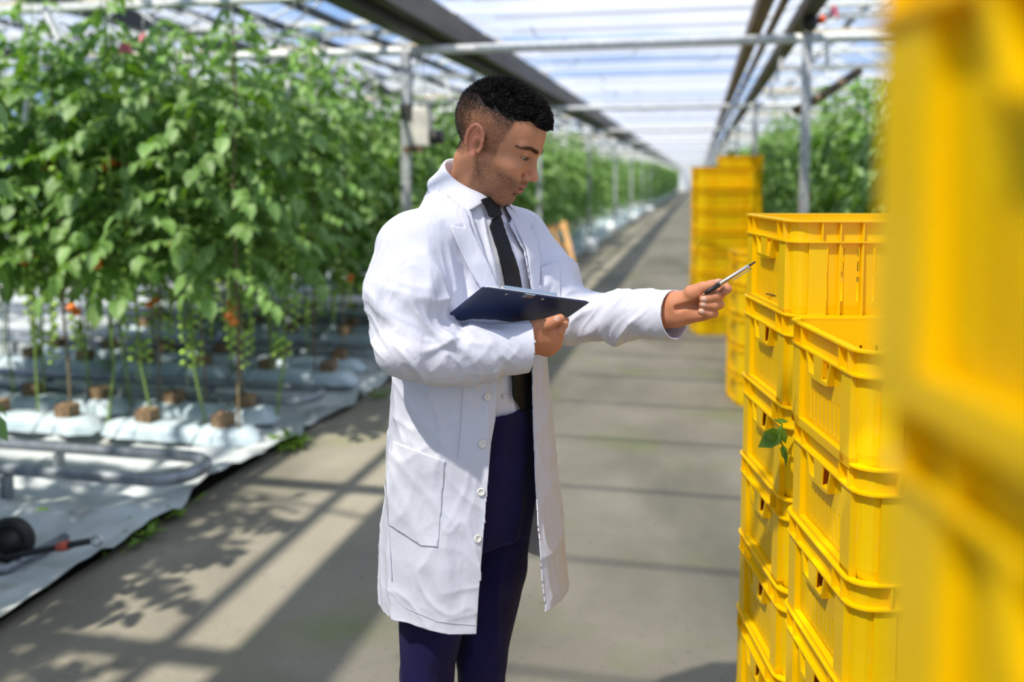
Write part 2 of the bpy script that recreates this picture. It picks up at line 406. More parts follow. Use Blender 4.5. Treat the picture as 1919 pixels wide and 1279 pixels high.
def ring_bar(mb, o0, o1, z0, z1):
    o = len(mb.v); prof = [(o0, z0), (o1, z0), (o1, z1), (o0, z1)]
    for p in PER:
        for a, z in prof: mb.v.append(off(p, a, z))
    for i in range(NP_):
        j = (i + 1) % NP_
        for k in range(4):
            m = (k + 1) % 4; mb.f.append((o + i * 4 + k, o + j * 4 + k, o + j * 4 + m, o + i * 4 + m)); mb.m.append(0)
def crate_body():
    Z = [0.0, .016, .035, .045, .10, .112, .132, .165, .18, .222]; T = .003
    mb = MB(); nz = len(Z)
    for p in PER:
        for i, z in enumerate(Z):
            o = -.010 if i == 0 else (-.006 if i == 1 else -.004 + .004 * min(1, z / .18)); mb.v.append(off(p, o, z))
    for p in PER:
        for i, z in enumerate(Z):
            o = -.010 if i == 0 else (-.006 if i == 1 else -.004 + .004 * min(1, z / .18)); mb.v.append(off(p, o - T, z if i else .004))
    N2 = NP_ * nz
    def hole(i, k):
        p, q = PER[i % NP_], PER[(i + 1) % NP_]
        if p[4] is None or p[4] != q[4]: return False
        c = (p[5] + q[5]) / 2; z = (Z[k] + Z[k + 1]) / 2
        if p[4] == 'S':
            if any(abs(c - s) < .003 for s in SL_S) and .035 < z < .10: return True
            if abs(c) < .04 and .132 < z < .165: return True
            return False
        return any(abs(c - s) < .003 for s in SL_L) and (.045 < z < .10 or .112 < z < .165)
    H = [[hole(i, k) for k in range(nz - 1)] for i in range(NP_)]
    V = lambda i, k: (i % NP_) * nz + k
    for i in range(NP_):
        for k in range(nz - 1):
            if H[i][k]: continue
            a, b, c, d = V(i, k), V(i + 1, k), V(i + 1, k + 1), V(i, k + 1)
            mb.f.append((a, b, c, d)); mb.f.append((a + N2, d + N2, c + N2, b + N2)); mb.m += [0, 0]
            for (di, dk, e) in ((-1, 0, (a, d)), (1, 0, (b, c)), (0, -1, (a, b)), (0, 1, (d, c))):
                kk = k + dk
                if 0 <= kk < nz - 1 and H[(i + di) % NP_][kk]:
                    mb.f.append((e[0], e[1], e[1] + N2, e[0] + N2)); mb.m.append(0)
    # bottom
    def fan(z, o, flip):
        b = len(mb.v)
        mb.v.extend([off(p, o, z) for p in PER]); f = tuple(range(b, b + NP_)); mb.f.append(f if flip else f[::-1]); mb.m.append(0)
    fan(0.0, -.010, False); fan(.004, -.013, True)
    return mb
cb = crate_body().mesh('crate', M_yel, False)
rm = MB(); ring_bar(rm, -.0035, .014, .2215, .2255); ring_bar(rm, -.0005, .0125, .176, .180)
for s in (-1, 1):
    for x in [-.225, -.185, -.135, .135, .185, .225] + [-.045, .045]:
        rm.box(x - .0015, x + .0015, s * HY if s > 0 else -HY - .012, HY + .012 if s > 0 else -HY, .18, .2215)
    for y in (-.15, -.105, .105, .15):
        rm.box(HX if s > 0 else -HX - .012, HX + .012 if s > 0 else -HX, y - .0015, y + .0015, .18, .2215)
rim_me = rm.mesh('rim', M_yel, False)
rb = MB()
for s in (-1, 1):
    for x in (-.185, -.135, .135, .185): rb.box(x - .002, x + .002, HY - .004 if s > 0 else -HY - .010, HY + .010 if s > 0 else -HY + .004, .008, .178)
    for x in (-.232, .232): rb.box(x - .020, x + .020, HY - .005 if s > 0 else -HY - .005, HY + .005 if s > 0 else -HY + .005, .008, .178)
    for y in (-.137, .137):
        rb.box(HX - .005 if s > 0 else -HX - .009, HX + .009 if s > 0 else -HX + .005, y - .022, y + .022, .008, .178)
    rb.box(HX - .004 if s > 0 else -HX - .009, HX + .009 if s > 0 else -HX + .004, -.159, .159, .006, .024)
rib_me = rb.mesh('ribs', M_yel, False)
def bx_me(nm, a, b): return MB().box(-a, a, -b, b, .008, .178).mesh(nm, M_yel, False)
_r1, _r2, _r3, _r4 = bx_me('rib', .002, .007), bx_me('pilaster', .020, .005), bx_me('pilaster', .007, .022), MB().box(-.0065, .0065, -.159, .159, .006, .024).mesh('base_strip', M_yel, False)
RIBS = [('rib', _r1, x, s * (HY + .003)) for s in (-1, 1) for x in (-.185, -.135, .135, .185)] + [('pilaster', _r2, x, s * HY) for s in (-1, 1) for x in (-.232, .232)] + \
       [('pilaster', _r3, s * (HX + .002), y) for s in (-1, 1) for y in (-.137, .137)] + [('base_strip', _r4, s * (HX + .0025), 0) for s in (-1, 1)]
hd = MB()
def slab(mb, poly, x0, x1):
    n = len(poly); mb.add([(x0, a, z) for a, z in poly] + [(x1, a, z) for a, z in poly], [tuple(range(n))[::-1], tuple(range(n, 2 * n))] + [(i, (i + 1) % n, (i + 1) % n + n, i + n) for i in range(n)])
for a, b in (((-.070, .178), (-.054, .130)), ((.070, .178), (.054, .130))):
    slab(hd, [a, (a[0] + (.007 if a[0] < 0 else -.007), a[1]), (b[0] + (.007 if b[0] < 0 else -.007), b[1]), b], -HX - .0125, -HX + .002)
slab(hd, [(-.054, .130), (.054, .130), (.053, .136), (-.053, .136)], -HX - .0125, -HX + .002)
slab(hd, [(-.026, .178), (.026, .178), (.020, .136), (-.020, .136)], -HX - .0125, -HX - .0095)
slab(hd, [(-.044, .132), (.044, .132), (.044, .128), (-.044, .128)], -HX - .0125, -HX + .002)
hd_me = hd.mesh('handle', M_yel, False)
crate0 = link('crate', cb)
NUM = ['bottom', 'second from the floor', 'third from the floor', 'fourth from the floor', 'fifth from the floor', 'sixth from the floor', 'seventh from the floor', 'eighth from the floor', 'ninth from the floor', 'tenth from the floor']
crate_rng = random.Random(3)
first_crate = True
def crate(l, f, z, rz, label, group, near=True):
    global first_crate
    if first_crate: c = crate0; first_crate = False
    else: c = link('crate', cb)
    c.location = lf(l, f, z); c.rotation_euler = (0, 0, YAW + rz); tag(c, label, 'crate', group)
    link('rim', rim_me, c)
    if near:
        for nm, me, x, y in RIBS: link(nm, me, c).location = (x, y, 0)
    else: link('ribs', rib_me, c)['kind'] = 'stuff'
    h = link('handle', hd_me, c); h2 = link('handle', hd_me, c); h2.rotation_euler = (0, 0, PI)
    return c
def stack(l0, f0, n, name, group, jit=.004, rz=0.0, rj=.006, near=True, up=0.0):
    """l0, f0: left and near edges of the stack"""
    cl, cf = l0 + .30, f0 + .20
    for i in range(n):
        lab = '%s yellow crate %s' % ('topmost' if i == n - 1 else NUM[i], name) if i != n - 1 else 'topmost yellow crate %s' % name
        crate(cl + (up if i >= 7 else 0) + crate_rng.uniform(-jit, jit), cf + crate_rng.uniform(-jit, jit), .2105 * i, rz + crate_rng.uniform(-rj, rj), lab, group, near)
stack(.604, 1.515, 6, 'in the nearer sharp stack at the right', 'crates in the nearer sharp stack')
stack(.604, 1.925, 7, 'in the stack the pen points at', 'crates in the stack the pen points at')
stack(.178, .055, 9, 'in the blurred stack filling the right edge', 'crates in the blurred foreground stack', jit=.002, rj=.002, up=-.012)
stack(1.559, 6.0, 5, 'in the low stack behind the pointing hand', 'crates in the low stack behind the hand', near=False)
stack(1.857, 8.8, 8, 'in the tall stack further down the path', 'crates in the tall far stack', near=False)
stack(3.00, 12.6, 9, 'in the farthest stack, its top peeping out', 'crates in the farthest stack', near=False)
# ================================================================== TOMATO PLANTS
def leaf_mat(name, c1, c2, tcol):
    m = mat(name, c1, 0.5, col2=c2, scale=9, trans=0.30, tcol=tcol, rnd=0.22, bump=.25, bscale=70, spec=.45, contrast=.5); return m
M_leaf = leaf_mat('tomato_leaf', srgb(84, 122, 50), srgb(128, 160, 92), srgb(126, 176, 34))
M_leaf2 = leaf_mat('young_leaf', srgb(98, 142, 58), srgb(134, 172, 90), srgb(150, 200, 60))
M_stem = mat('green_stem', srgb(128, 156, 72), .6, col2=srgb(104, 130, 62), scale=14)
M_stemb = mat('woody_stem', srgb(132, 116, 84), .7, col2=srgb(104, 92, 66), scale=14)
M_green = mat('green_tomato', srgb(150, 192, 70), .28, col2=srgb(172, 204, 96), scale=4, trans=.12)
M_orange = mat('ripening_tomato', srgb(232, 138, 40), .25, col2=srgb(222, 104, 32), scale=5)
M_flower = mat('tomato_flower', srgb(236, 208, 40), .6)
prng = random.Random(11)
def leaflet(mb, base, d, up, L, Wd, rg, mi=0):
    """one lobed leaflet folded along its midrib"""
    d = d.normalized(); side = d.cross(up).normalized(); nrm = side.cross(d).normalized()
    ts = (0, .16, .36, .58, .8, 1.0); ws = (0.04, .42, .50, .40, .24, 0.0); jag = (0, .07, -.03, .07, -.02, 0)
    droop = rg.uniform(.12, .45); fold = rg.uniform(.10, .45)
    vs = []
    for i, t in enumerate(ts):
        c = base + d * (t * L) - nrm * (droop * t * t * L) 
        w = (ws[i] + jag[i]) * Wd * 1.0
        vs.append(c)
        cup = nrm * (fold * w)
        vs.append(c + side * w + cup * rg.uniform(.6, 1.2)); vs.append(c - side * w + cup * rg.uniform(.6, 1.2))
    fs = []
    for i in range(len(ts) - 1):
        a = i * 3; b = a + 3
        fs.append((a, a + 1, b + 1, b)); fs.append((a, b, b + 2, a + 2))
    mb.add(vs, fs, mi)
def compound(rg, L=.36, young=False, big=1.0):
    mb = MB(); pts = []; n = 6; sag = rg.uniform(.25, .75)
    for i in range(n + 1):
        t = i / n; pts.append(Vector((L * t * (1 - .18 * sag * t), rg.uniform(-.006, .006), L * (.22 * t - sag * t * t))))
    mb.tube(pts, [.0035 - .002 * i / n for i in range(n + 1)], 4, 1, False)
    up = Vector((0, 0, 1))
    def at(t):
        k = min(int(t * n), n - 1); return pts[k].lerp(pts[k + 1], t * n - k), (pts[k + 1] - pts[k]).normalized()
    for t, sz in ((.30, .60), (.44, .34), (.52, .95), (.66, .40), (.74, 1.0), (.90, .72)):
        p, d = at(t)
        for s in (-1, 1):
            a = math.radians(rg.uniform(48, 80)) * s
            dd = Matrix.Rotation(a, 3, 'Z') @ d; dd.z -= rg.uniform(0, .35)
            u = (up + Vector((rg.uniform(-.4, .4), rg.uniform(-.4, .4), 0))).normalized()
            leaflet(mb, p, dd, u, .098 * sz * big * rg.uniform(.85, 1.2), .062 * sz * big * rg.uniform(.9, 1.2), rg)
    p, d = at(1.0); leaflet(mb, p - d * .01, d, up, .115 * big, .078 * big, rg)
    return mb
leaf_mb = [compound(prng, prng.uniform(.30, .42), big=prng.uniform(.92, 1.2)) for _ in range(7)]
leaf_me = [m.mesh('leaf', [M_leaf, M_stem], False) for m in leaf_mb]
young_mb = [compound(prng, prng.uniform(.2, .28), True, .75) for _ in range(3)]
young_me = [m.mesh('leaf', [M_leaf2, M_stem], False) for m in young_mb]
tom_me = [MB().sphere((0, 0, 0), (.019, .019, .017), 9, 6).mesh('tomato', M_green), MB().sphere((0, 0, 0), (.026, .026, .023), 10, 7).mesh('tomato', M_orange)]
def truss_pts(rg, n=8):
    return [Vector((.06 + .015 * (i % 2) , (.020 if i % 2 else -.020) + rg.uniform(-.006, .006), -.05 - .030 * i)) for i in range(n)]
def stalk_mb():
    mb = MB(); mb.tube([(0, 0, 0), (.04, 0, .005), (.065, 0, -.04), (.07, 0, -.28)], [.004, .0035, .003, .002], 5, 0, False); return mb
stalk_me = stalk_mb().mesh('truss_stalk', M_stem)
def plant_plan(rg, h, lo=1.03, n=40):
    leaves = []; a = rg.uniform(0, 6.28)
    for i in range(n):
        t = i / (n - 1); z = lo + (h - lo) * t; a += 2.4 + rg.uniform(-.4, .4)
        leaves.append((z, a, rg.uniform(-.25, .15) + (.5 * max(0, t - .75)), rg.uniform(.85, 1.12) * (1 if t < .8 else .8), rg.randrange(7) if t < .78 else -1 - rg.randrange(3)))
    tr = []
    for i in range(6): tr.append((rg.uniform(.5, 1.15) if i < 4 else rg.uniform(1.2, 1.8), rg.uniform(0, 6.28), rg.randint(5, 9), rg.random()))
    return leaves, tr
def stem_pts(rg, h):
    a = rg.uniform(-.5, .5)
    return [Vector((.22 * a, rg.uniform(-.03, .03), .10)), Vector((.10 * a, .02, .45)), Vector((0, 0, .9)), Vector((.012, .01, 1.5)), Vector((-.01, 0, 2.0)), Vector((0.0, 0, h))]
PLANTS = {}
def near_proto(i, h):
    rg = random.Random(40 + i); p = empty('tomato_plant'); sp = stem_pts(rg, h)
    MB().tube(sp, [.008, .008, .008, .007, .006, .003], 6, 0, False).build('stem', M_stemb if i % 3 == 0 else M_stem, p, True)
    MB().tube([(0, 0, h - .1), (0, 0, 3.0)], .0015, 4, 0, False).build('twine', M_white, p)
    leaves, tr = plant_plan(rg, h)
    for z, a, pit, sc, k in leaves:
        o = link('leaf', leaf_me[k] if k >= 0 else young_me[-k - 1], p); o.location = (0, 0, z); o.rotation_euler = (0, pit, a); o.scale = (sc,) * 3
    for z, a, n, q in tr:
        s = link('truss_stalk', stalk_me, p); s.location = (0, 0, z); s.rotation_euler = (0, 0, a)
        for j, pt in enumerate(truss_pts(rg, n)):
            t = link('tomato', tom_me[1] if (q < .14 and j < 2) else tom_me[0], s); t.location = pt; sc = 1.15 - .07 * j; t.scale = (sc,) * 3
    return p
def add_xf(dst, src, M, mo=0):
    dst.add([M @ Vector(v) for v in src.v], src.f, 0); dst.m[-len(src.m):] = [x + mo for x in src.m]
def far_mesh(i, h, dense=1):
    rg = random.Random(80 + i); mb = MB(); mb.tube(stem_pts(rg, h), .007, 5, 1, False)
    leaves, tr = plant_plan(rg, h, .72, 46)
    for z, a, pit, sc, k in leaves:
        M = Matrix.Translation((0, 0, z)) @ Euler((0, pit, a)).to_matrix().to_4x4() @ Matrix.Scale(sc * 1.08, 4)
        add_xf(mb, leaf_mb[k] if k >= 0 else young_mb[-k - 1], M, 0)
    sph = MB().sphere((0, 0, 0), (.02, .02, .018), 6, 4)
    for z, a, n, q in tr:
        M = Matrix.Translation((0, 0, z)) @ Matrix.Rotation(a, 4, 'Z'); add_xf(mb, stalk_mb(), M, 1)
        for j, pt in enumerate(truss_pts(rg, n)):
            add_xf(mb, sph, M @ Matrix.Translation(pt), 3 if (q < .12 and j < 2) else 2)
    return mb.mesh('tomato_plant', [M_leaf, M_stem, M_green, M_orange], False)
protos = [near_proto(i, h) for i, h in enumerate((2.55, 2.78, 2.45))]
register(None)
fars = [far_mesh(i, h) for i, h in enumerate((2.4, 2.55, 2.3, 2.5))]
used = set()
def near_plant(k, x, y, rz, label, group):
    if k not in used: used.add(k); o = protos[k]
    else: o = copy_tree(protos[k])
    o.location = (x, y, 0); o.rotation_euler = (prng.uniform(-.03, .03), prng.uniform(-.05, .05), rz); tag(o, label, 'tomato plant', group); return o
def far_plant(k, x, y, rz, label, group):
    o = link('tomato_plant', fars[k]); o.location = (x, y, 0); o.rotation_euler = (0, 0, rz); s = prng.uniform(.94, 1.06); o.scale = (s * 1.05, s * 1.05, s); tag(o, label, 'tomato plant', group); return o
ROW0, ROWD = 4.8, 1.5
rows_l = [ROW0 + ROWD * i for i in range(28)]
def row_name(i): return ORD[i] if i < 10 else 'far'
for i, y in enumerate(rows_l):
    if i == 0: xs = [-2.58 - .29 * j for j in range(12)]
    elif i == 1: xs = [-2.85 - .33 * j for j in range(9)]
    elif i < 5: xs = [-2.9 - .42 * j for j in range(9)]
    elif i < 10: xs = [-2.9 - .45 * j for j in range(6)]
    else: xs = [-2.9 - .6 * j for j in range(3)]
    gname = '%s row left of the path' % row_name(i) if i < 10 else 'far rows left of the path'
    for s in (-1, 1):
        for j, x in enumerate(xs):
            if i > 12 and s > 0: continue
            xx = x + prng.uniform(-.05, .05) + (.1 if s > 0 else 0); yy = y + s * .22 + prng.uniform(-.04, .04)
            lab = ('tomato plant %s path, %s line of %s row on the left' % ('closest to' if j == 0 else ORD[j] + ' from', 'front' if s < 0 else 'back', row_name(i))) if i < 10 else 'blurred tomato plant in the far rows left of the path'
            fn = near_plant if i < 2 else far_plant
            fn(prng.randrange(3 if i < 2 else 4), xx, yy, prng.uniform(0, 6.28), lab, 'tomato plants in the ' + gname)
for i, y in enumerate((2.25, .75, -.75, -2.2)):      # rows beside and behind the viewpoint: they shade the path
    for s in (-1, 1):
        for j in range(7):
            far_plant(prng.randrange(4), -2.85 - .40 * j + prng.uniform(-.05, .05), y + s * .22, prng.uniform(0, 6.28), 'tomato plant standing just outside the left edge of the frame', 'tomato plants outside the left edge')
rows_r = [5.0 + 1.6 * i for i in range(16)]
for i, y in enumerate(rows_r):
    for s in (-1, 1):
        for j in range(5 if i < 6 else 3):
            lab = ('tomato plant %s path, %s line of %s row on the right' % ('closest to' if j == 0 else ORD[j] + ' from', 'front' if s < 0 else 'back', row_name(i))) if i < 10 else 'blurred tomato plant in the far rows right of the path'
            far_plant(prng.randrange(4), 1.35 + .46 * j + prng.uniform(-.05, .05), y + s * .2, prng.uniform(0, 6.28), lab, 'tomato plants in the %s row%s right of the path' % (row_name(i), '' if i < 10 else 's'))
# the rows too far off to tell plants apart
mb = MB(); fr = random.Random(77)
for side, x0 in ((-1, -2.7), (1, 1.2)):
    y = 46.5 if side < 0 else 29.0
    while y < 110:
        for q in range(330):
            c = Vector((x0 + side * abs(fr.gauss(0, .7)) - side * .3, y + fr.gauss(0, .3), fr.uniform(.35, 2.5))); a = fr.uniform(0, 6.28); s_ = fr.uniform(.10, .19)
            d1 = Vector((math.cos(a), math.sin(a), fr.uniform(-.7, .2))) * s_; d2 = Vector((-math.sin(a), math.cos(a), fr.uniform(-.5, .5))) * s_ * .6
            mb.add([c - d1, c + d2, c + d1, c - d2], [(0, 1, 2, 3)])
        y += 1.5
o = mb.build('distant_crop', M_leaf); tag(o, 'hazy green mass of tomato rows towards the far end of the path', 'crop'); o['kind'] = 'stuff'
# ---- growing slabs, cubes, heating pipes for each left row
slab_mb = MB()
def slab_mesh(seed):
    rg = random.Random(seed); mb = MB(); n = 14; sec = [(-.10, 0), (-.105, .05), (-.08, .085), (0, .09), (.08, .085), (.105, .05), (.10, 0)]
    L = 1.0; k = len(sec)
    for i in range(n + 1):
        t = i / n; e = 1 - .9 * max(0, abs(t - .5) * 2 - .86) / .14
        for (a, z) in sec: mb.v.append((-L * t, a * (.9 + .1 * e) * (1 if 0 < i < n else .6) + rg.uniform(-.006, .006), z * e + rg.uniform(-.005, .005)))
    for i in range(n):
        for j in range(k - 1): mb.f.append((i * k + j, i * k + j + 1, (i + 1) * k + j + 1, (i + 1) * k + j)); mb.m.append(0)
    return mb.mesh('growing_slab', M_slab)
slabs = [slab_mesh(s) for s in (1, 2, 3)]
cube_me = MB().box(-.05, .05, -.05, .05, 0, .075).mesh('rooting_cube', M_cube, False)
drip_me = MB().tube([(.02, 0, .05), (.02, -.06, .12), (-.05, -.16, .03), (-.1, -.2, -.08)], .004, 5).mesh('drip_line', M_black)
for i, y in enumerate(rows_l):
    for s in (-1, 1):
        for j in range(3 if i < 3 else (2 if i < 9 else 1)):
            o = link('growing_slab', slabs[(i + j) % 3]); o.location = (-2.47 - 1.04 * j - (.1 if s > 0 else 0), y + s * .22, .055); o.rotation_euler = (0, 0, prng.uniform(-.02, .02))
            tag(o, 'long white wrapped growing slab under the %s left tomato row%s' % (row_name(i), ', front line' if s < 0 else ', back line'), 'growing slab', 'slabs under the %s left row, %s line' % (row_name(i), 'front' if s < 0 else 'back'))
            for c in range(2 if i < 4 else 0):
                q = link('rooting_cube', cube_me, o); q.location = (-.22 - .5 * c, 0, .085)
                if i < 2: link('drip_line', drip_me, q)
for i, y in enumerate(rows_l[:8]):
    # heating rail: a U of two pipes that bends round at the path end
    yc = y - 1.0
    x1 = -2.56 if i else -2.50
    pts = [(-9, yc - .18, .16), (x1 - .1, yc - .18, .16)]
    for k in range(9):
        a = -PI / 2 + PI * k / 8; pts.append((x1 + .16 * math.cos(a) - .02, yc + .18 * math.sin(a), .16))
    pts += [(x1 - .1, yc + .18, .16), (-9, yc + .18, .16)]
    o = MB().tube(pts, .030, 10).build('heating_pipe', M_pipe, None, True)
    tag(o, 'grey steel heating pipe loop near the ground in front of the %s left row' % row_name(i), 'pipe')
    for x in (-3.3, -4.6, -5.9):
        for s in (-1, 1): MB().box(x - .012, x + .012, yc + s * .18 - .03, yc + s * .18 + .03, 0, .13).build('pipe_support', M_pipe, o)
# dangling string bobbins and clips over the plants
hook_me = MB().box(-.012, .012, -.012, .012, -.10, .10).mesh('bobbin', M_white, False); bevel_me = None
wire_me = MB().tube([(0, 0, .10), (0, 0, .62)], .002, 4).mesh('hook_wire', M_galv)
hooks = [(283, 90, 5.2), (405, 150, 5.6), (645, 130, 7.4), (540, 175, 6.6), (590, 185, 7.6), (705, 170, 8.4), (50, 205, 5.2), (255, 190, 5.4), (840, 165, 8.6), (98, 45, 5.0), (1460, 130, 7.4), (1446, 165, 8.2), (1550, 98, 6.4), (672, 170, 9)]
for k, (px, py, f) in enumerate(hooks):
    q = Q(px, py, f); o = link('string_bobbin', None) if False else empty('string_bobbin', lf(q[0], q[1], q[2]), 0); o.rotation_euler = (0, prng.uniform(-.5, .2), 0)
    link('bobbin', hook_me, o); link('hook_wire', wire_me, o)
    tag(o, 'small white string bobbin hanging above the tomato tops, %s the path' % ('left of' if px < 1200 else 'right of'), 'bobbin', 'bobbins %s of the path' % ('left' if px < 1200 else 'right'))
M_pink = mat('pink_tape', srgb(226, 120, 140), .6); M_orplastic = mat('orange_plastic', srgb(228, 92, 40), .5)
for k, (px, py, f, m, lab) in enumerate(((235, 90, 5.3, M_pink, 'lower left pink marker ribbon tied above the tomato tops'), (272, 75, 5.3, M_pink, 'pink marker ribbon tied beside the white bobbin'), (1562, 22, 6.2, M_pink, 'red pink marker ribbon hanging high on the right'))):
    q = Q(px, py, f); b = MB()
    for a in range(3): b.add([(0, 0, .05), (.03 * math.cos(a * 2), .03 * math.sin(a * 2), .02), (.05 * math.cos(a * 2 + .5), .05 * math.sin(a * 2 + .5), -.05), (.01, .01, -.02)], [(0, 1, 2, 3)])
    o = b.build('marker_ribbon', m); o.location = lf(*q); tag(o, lab, 'ribbon')
# weeds and fallen leaves on the edge of the path
M_weed = leaf_mat('weed', srgb(84, 124, 40), srgb(120, 150, 56), srgb(140, 180, 50))
wr = random.Random(9)
def weed(px, py, n, h, lab):
    g_ = ground(px, py); mb = MB()
    for i in range(n):
        a = wr.uniform(0, 6.28); d = Vector((math.cos(a), math.sin(a), wr.uniform(.3, 1.2))); b = Vector((wr.uniform(-.07, .07), wr.uniform(-.12, .12), 0))
        leaflet(mb, b, d, Vector((0, 0, 1)), h * wr.uniform(.6, 1.2), h * .35, wr)
    o = mb.build('weed', M_weed); o.location = (g_.x, g_.y, .02); o.rotation_euler = (0, 0, .2); tag(o, lab, 'weed')
weed(545, 838, 60, .09, 'bushy green weed clump on the path edge behind the coat')
weed(330, 960, 22, .08, 'low green weed sprouting on the path edge in the middle left')
weed(265, 1003, 26, .09, 'green weed with upright leaves on the path edge')
weed(232, 1030, 14, .05, 'tiny green weed nearest the camera on the path edge')
weed(1590 - 880, 745, 26, .06, 'green weed by the path edge beside the coat sleeve')
o = MB().sphere((0, 0, .03), (.035, .035, .03), 12, 8).build('tomato', M_green, None, True); g_ = ground(80, 975); o.location = (g_.x, g_.y, .0); tag(o, 'fallen green tomato lying on the white ground film', 'tomato')
# ================================================================== SMALLER THINGS
# junction box on the first left post
jb = empty('control_box', (-2.38, 7.16, 2.02)); tag(jb, 'pale grey electrical box strapped to the first left post', 'control box')
M_box = mat('grey_box', srgb(196, 194, 184), .5, col2=srgb(170, 168, 158), scale=10)
bevel(MB().box(-.02, .17, -.09, .05, -.17, .15).build('housing', M_box, jb), .012)
MB().tube([(.17, -.02, -.09), (.27, -.02, -.09)], .062, 16).build('motor', M_dark, jb, True)
MB().box(-.06, .10, -.08, .02, -.22, -.17).build('bracket', M_brown, jb)
MB().box(-.07, .02, -.11, -.02, .06, .18).build('socket', M_dark, jb)
for a in (0, .05, .10): MB().tube([(a, -.02, .15), (a + .02, -.04, .35), (a - .02, 0, .62)], .007, 6).build('cable', M_white if a else M_black, jb, True)
# orange winch on the first right post
w = empty('screen_winch', (.80, 7.1, 2.70)); tag(w, 'dark screen winch with an orange cap on the first right post', 'winch')
MB().sphere((0, -.06, .05), (.06, .07, .07), 14, 10).build('winch_body', M_dark, w, True)
MB().sphere((.08, -.06, .07), .035, 12, 8).build('cap', M_orplastic, w, True)
# brown curved pipe on the right
q0, q1, q2 = Q(1490, 208, 6.90), Q(1545, 178, 6.95), Q(1612, 132, 7.0)
o = MB().tube([lf(*q0), lf(*q1), lf(*q2)], .035, 10).build('bent_pipe', M_brown, None, True); tag(o, 'brown bent pipe slanting up in front of the right tomato plants', 'pipe')
# white bucket covers at the feet of the third left post
M_buck = mat('white_plastic', srgb(238, 240, 240), .4)
def can(px, py, h, r, lab, grp=None):
    g_ = ground(px, py); mb = MB(); mb.tube([(0, 0, 0), (0, 0, h * .85), (0, 0, h)], [r * .85, r, r * .6], 16)
    o = mb.build('white_canister', M_buck, None, True); o.location = (g_.x, g_.y, .01); tag(o, lab, 'canister', grp)
    MB().tube([(0, 0, h), (0, 0, h + .03)], r * .3, 10).build('cap', M_buck, o, True)
can(1107, 480, .36, .15, 'white plastic canister at the foot of the third left post')
can(1147, 437, .3, .16, 'white plastic canister at the foot of the fourth left post')
can(1188, 418, .3, .18, 'white plastic canister standing by the fifth left post')
can(1218, 400, .3, .2, 'small distant white canister beside the path, left')
# wooden slatted seat back leaning by the path
g0 = ground(1066, 540); ch = empty('wooden_pallet', (g0.x, g0.y, 0), .25); tag(ch, 'pine slatted pallet leaning at the path edge beyond the man', 'pallet')
ch.rotation_euler = (math.radians(-14), math.radians(-12), .25)
for k, x in enumerate((-.42, -.28, -.14, 0, .14)):
    MB().box(x - .035, x + .035, -.012, .012, .05 if k % 2 else 0, .98).build('slat', M_wood, ch)
for z in (.30, .62, .90): MB().box(-.47, .19, .012, .04, z - .035, z + .035).build('rail', M_wood, ch)
# hand cart at the lower left
c0 = ground(10, 1078); ct = empty('hand_cart', (c0.x, c0.y, 0), .0); tag(ct, 'black wheeled hand cart at the lower left corner with a drawbar', 'cart')
ct.rotation_euler = (0, 0, YAW)
mb = MB(); 
for i in range(28):
    for j in range(8):
        a = 2 * PI * i / 28; b = 2 * PI * j / 8; mb.v.append(((.075 + .024 * math.cos(b)) * math.cos(a), .03 * math.sin(b), .10 + (.075 + .024 * math.cos(b)) * math.sin(a)))
for i in range(28):
    for j in range(8): mb.f.append((i * 8 + j, ((i + 1) % 28) * 8 + j, ((i + 1) % 28) * 8 + (j + 1) % 8, i * 8 + (j + 1) % 8)); mb.m.append(0)
wh = mb.build('wheel', M_black, ct, True); wh.location = (-.03, .10, 0)
MB().tube([(0, -.02, .10), (0, .02, .10)], .055, 20).build('hub', M_dark, wh, True)
MB().tube([(-.5, .0, .02), (.02, -.02, .03), (.09, .30, .03)], .022, 8).build('frame', M_pipe, ct, True)
q = Q(172, 1014, 3.35); e = lf(*q) - Vector((c0.x, c0.y, 0)); e = Matrix.Rotation(-YAW, 3, 'Z') @ e
MB().tube([(-.02, .05, .05), tuple(e)], .013, 10).build('drawbar', M_black, ct, True)
s_ = Vector((-.02, .05, .05)).lerp(e, .62); s2 = Vector((-.02, .05, .05)).lerp(e, .74)
M_red = mat('red_collar', srgb(190, 84, 62), .6); MB().tube([s_, s2], .019, 10).build('collar', M_red, ct, True)
mb = MB(); 
for i in range(14):
    for j in range(6):
        a = 2 * PI * i / 14; b = 2 * PI * j / 6; mb.v.append((e.x + .02 + (.02 + .007 * math.cos(b)) * math.cos(a), e.y + .007 * math.sin(b), e.z + (.02 + .007 * math.cos(b)) * math.sin(a)))
for i in range(14):
    for j in range(6): mb.f.append((i * 6 + j, ((i + 1) % 14) * 6 + j, ((i + 1) % 14) * 6 + (j + 1) % 6, i * 6 + (j + 1) % 6)); mb.m.append(0)
mb.build('ring', M_galv, ct, True)
# wilted tomato leaf and bits on the crates
M_wilt = leaf_mat('wilted_leaf', srgb(96, 150, 44), srgb(134, 176, 66), srgb(140, 190, 50))
mb = MB(); wr = random.Random(4)
lk = lambda px, py, f=1.915: Vector(Q(px, py, f)) 
pts = [lk(1452, 786), lk(1466, 796), lk(1462, 822), lk(1470, 845), lk(1473, 872)]
mb.tube(pts, [.002] * 5, 5, 0)
for (a, b, L, Wd) in ((lk(1462, 815), lk(1430, 832), .055, .036), (lk(1461, 818), lk(1438, 812), .035, .03), (lk(1463, 800), lk(1470, 830), .045, .02), (lk(1468, 835), lk(1473, 872), .045, .016), (lk(1455, 788), lk(1474, 790), .03, .01), (lk(1452, 820), lk(1432, 836), .03, .03)):
    leaflet(mb, a, b - a, Vector((-.5, -.8, .3)), L, Wd, wr)
o = mb.build('wilted_leaf', M_wilt); 
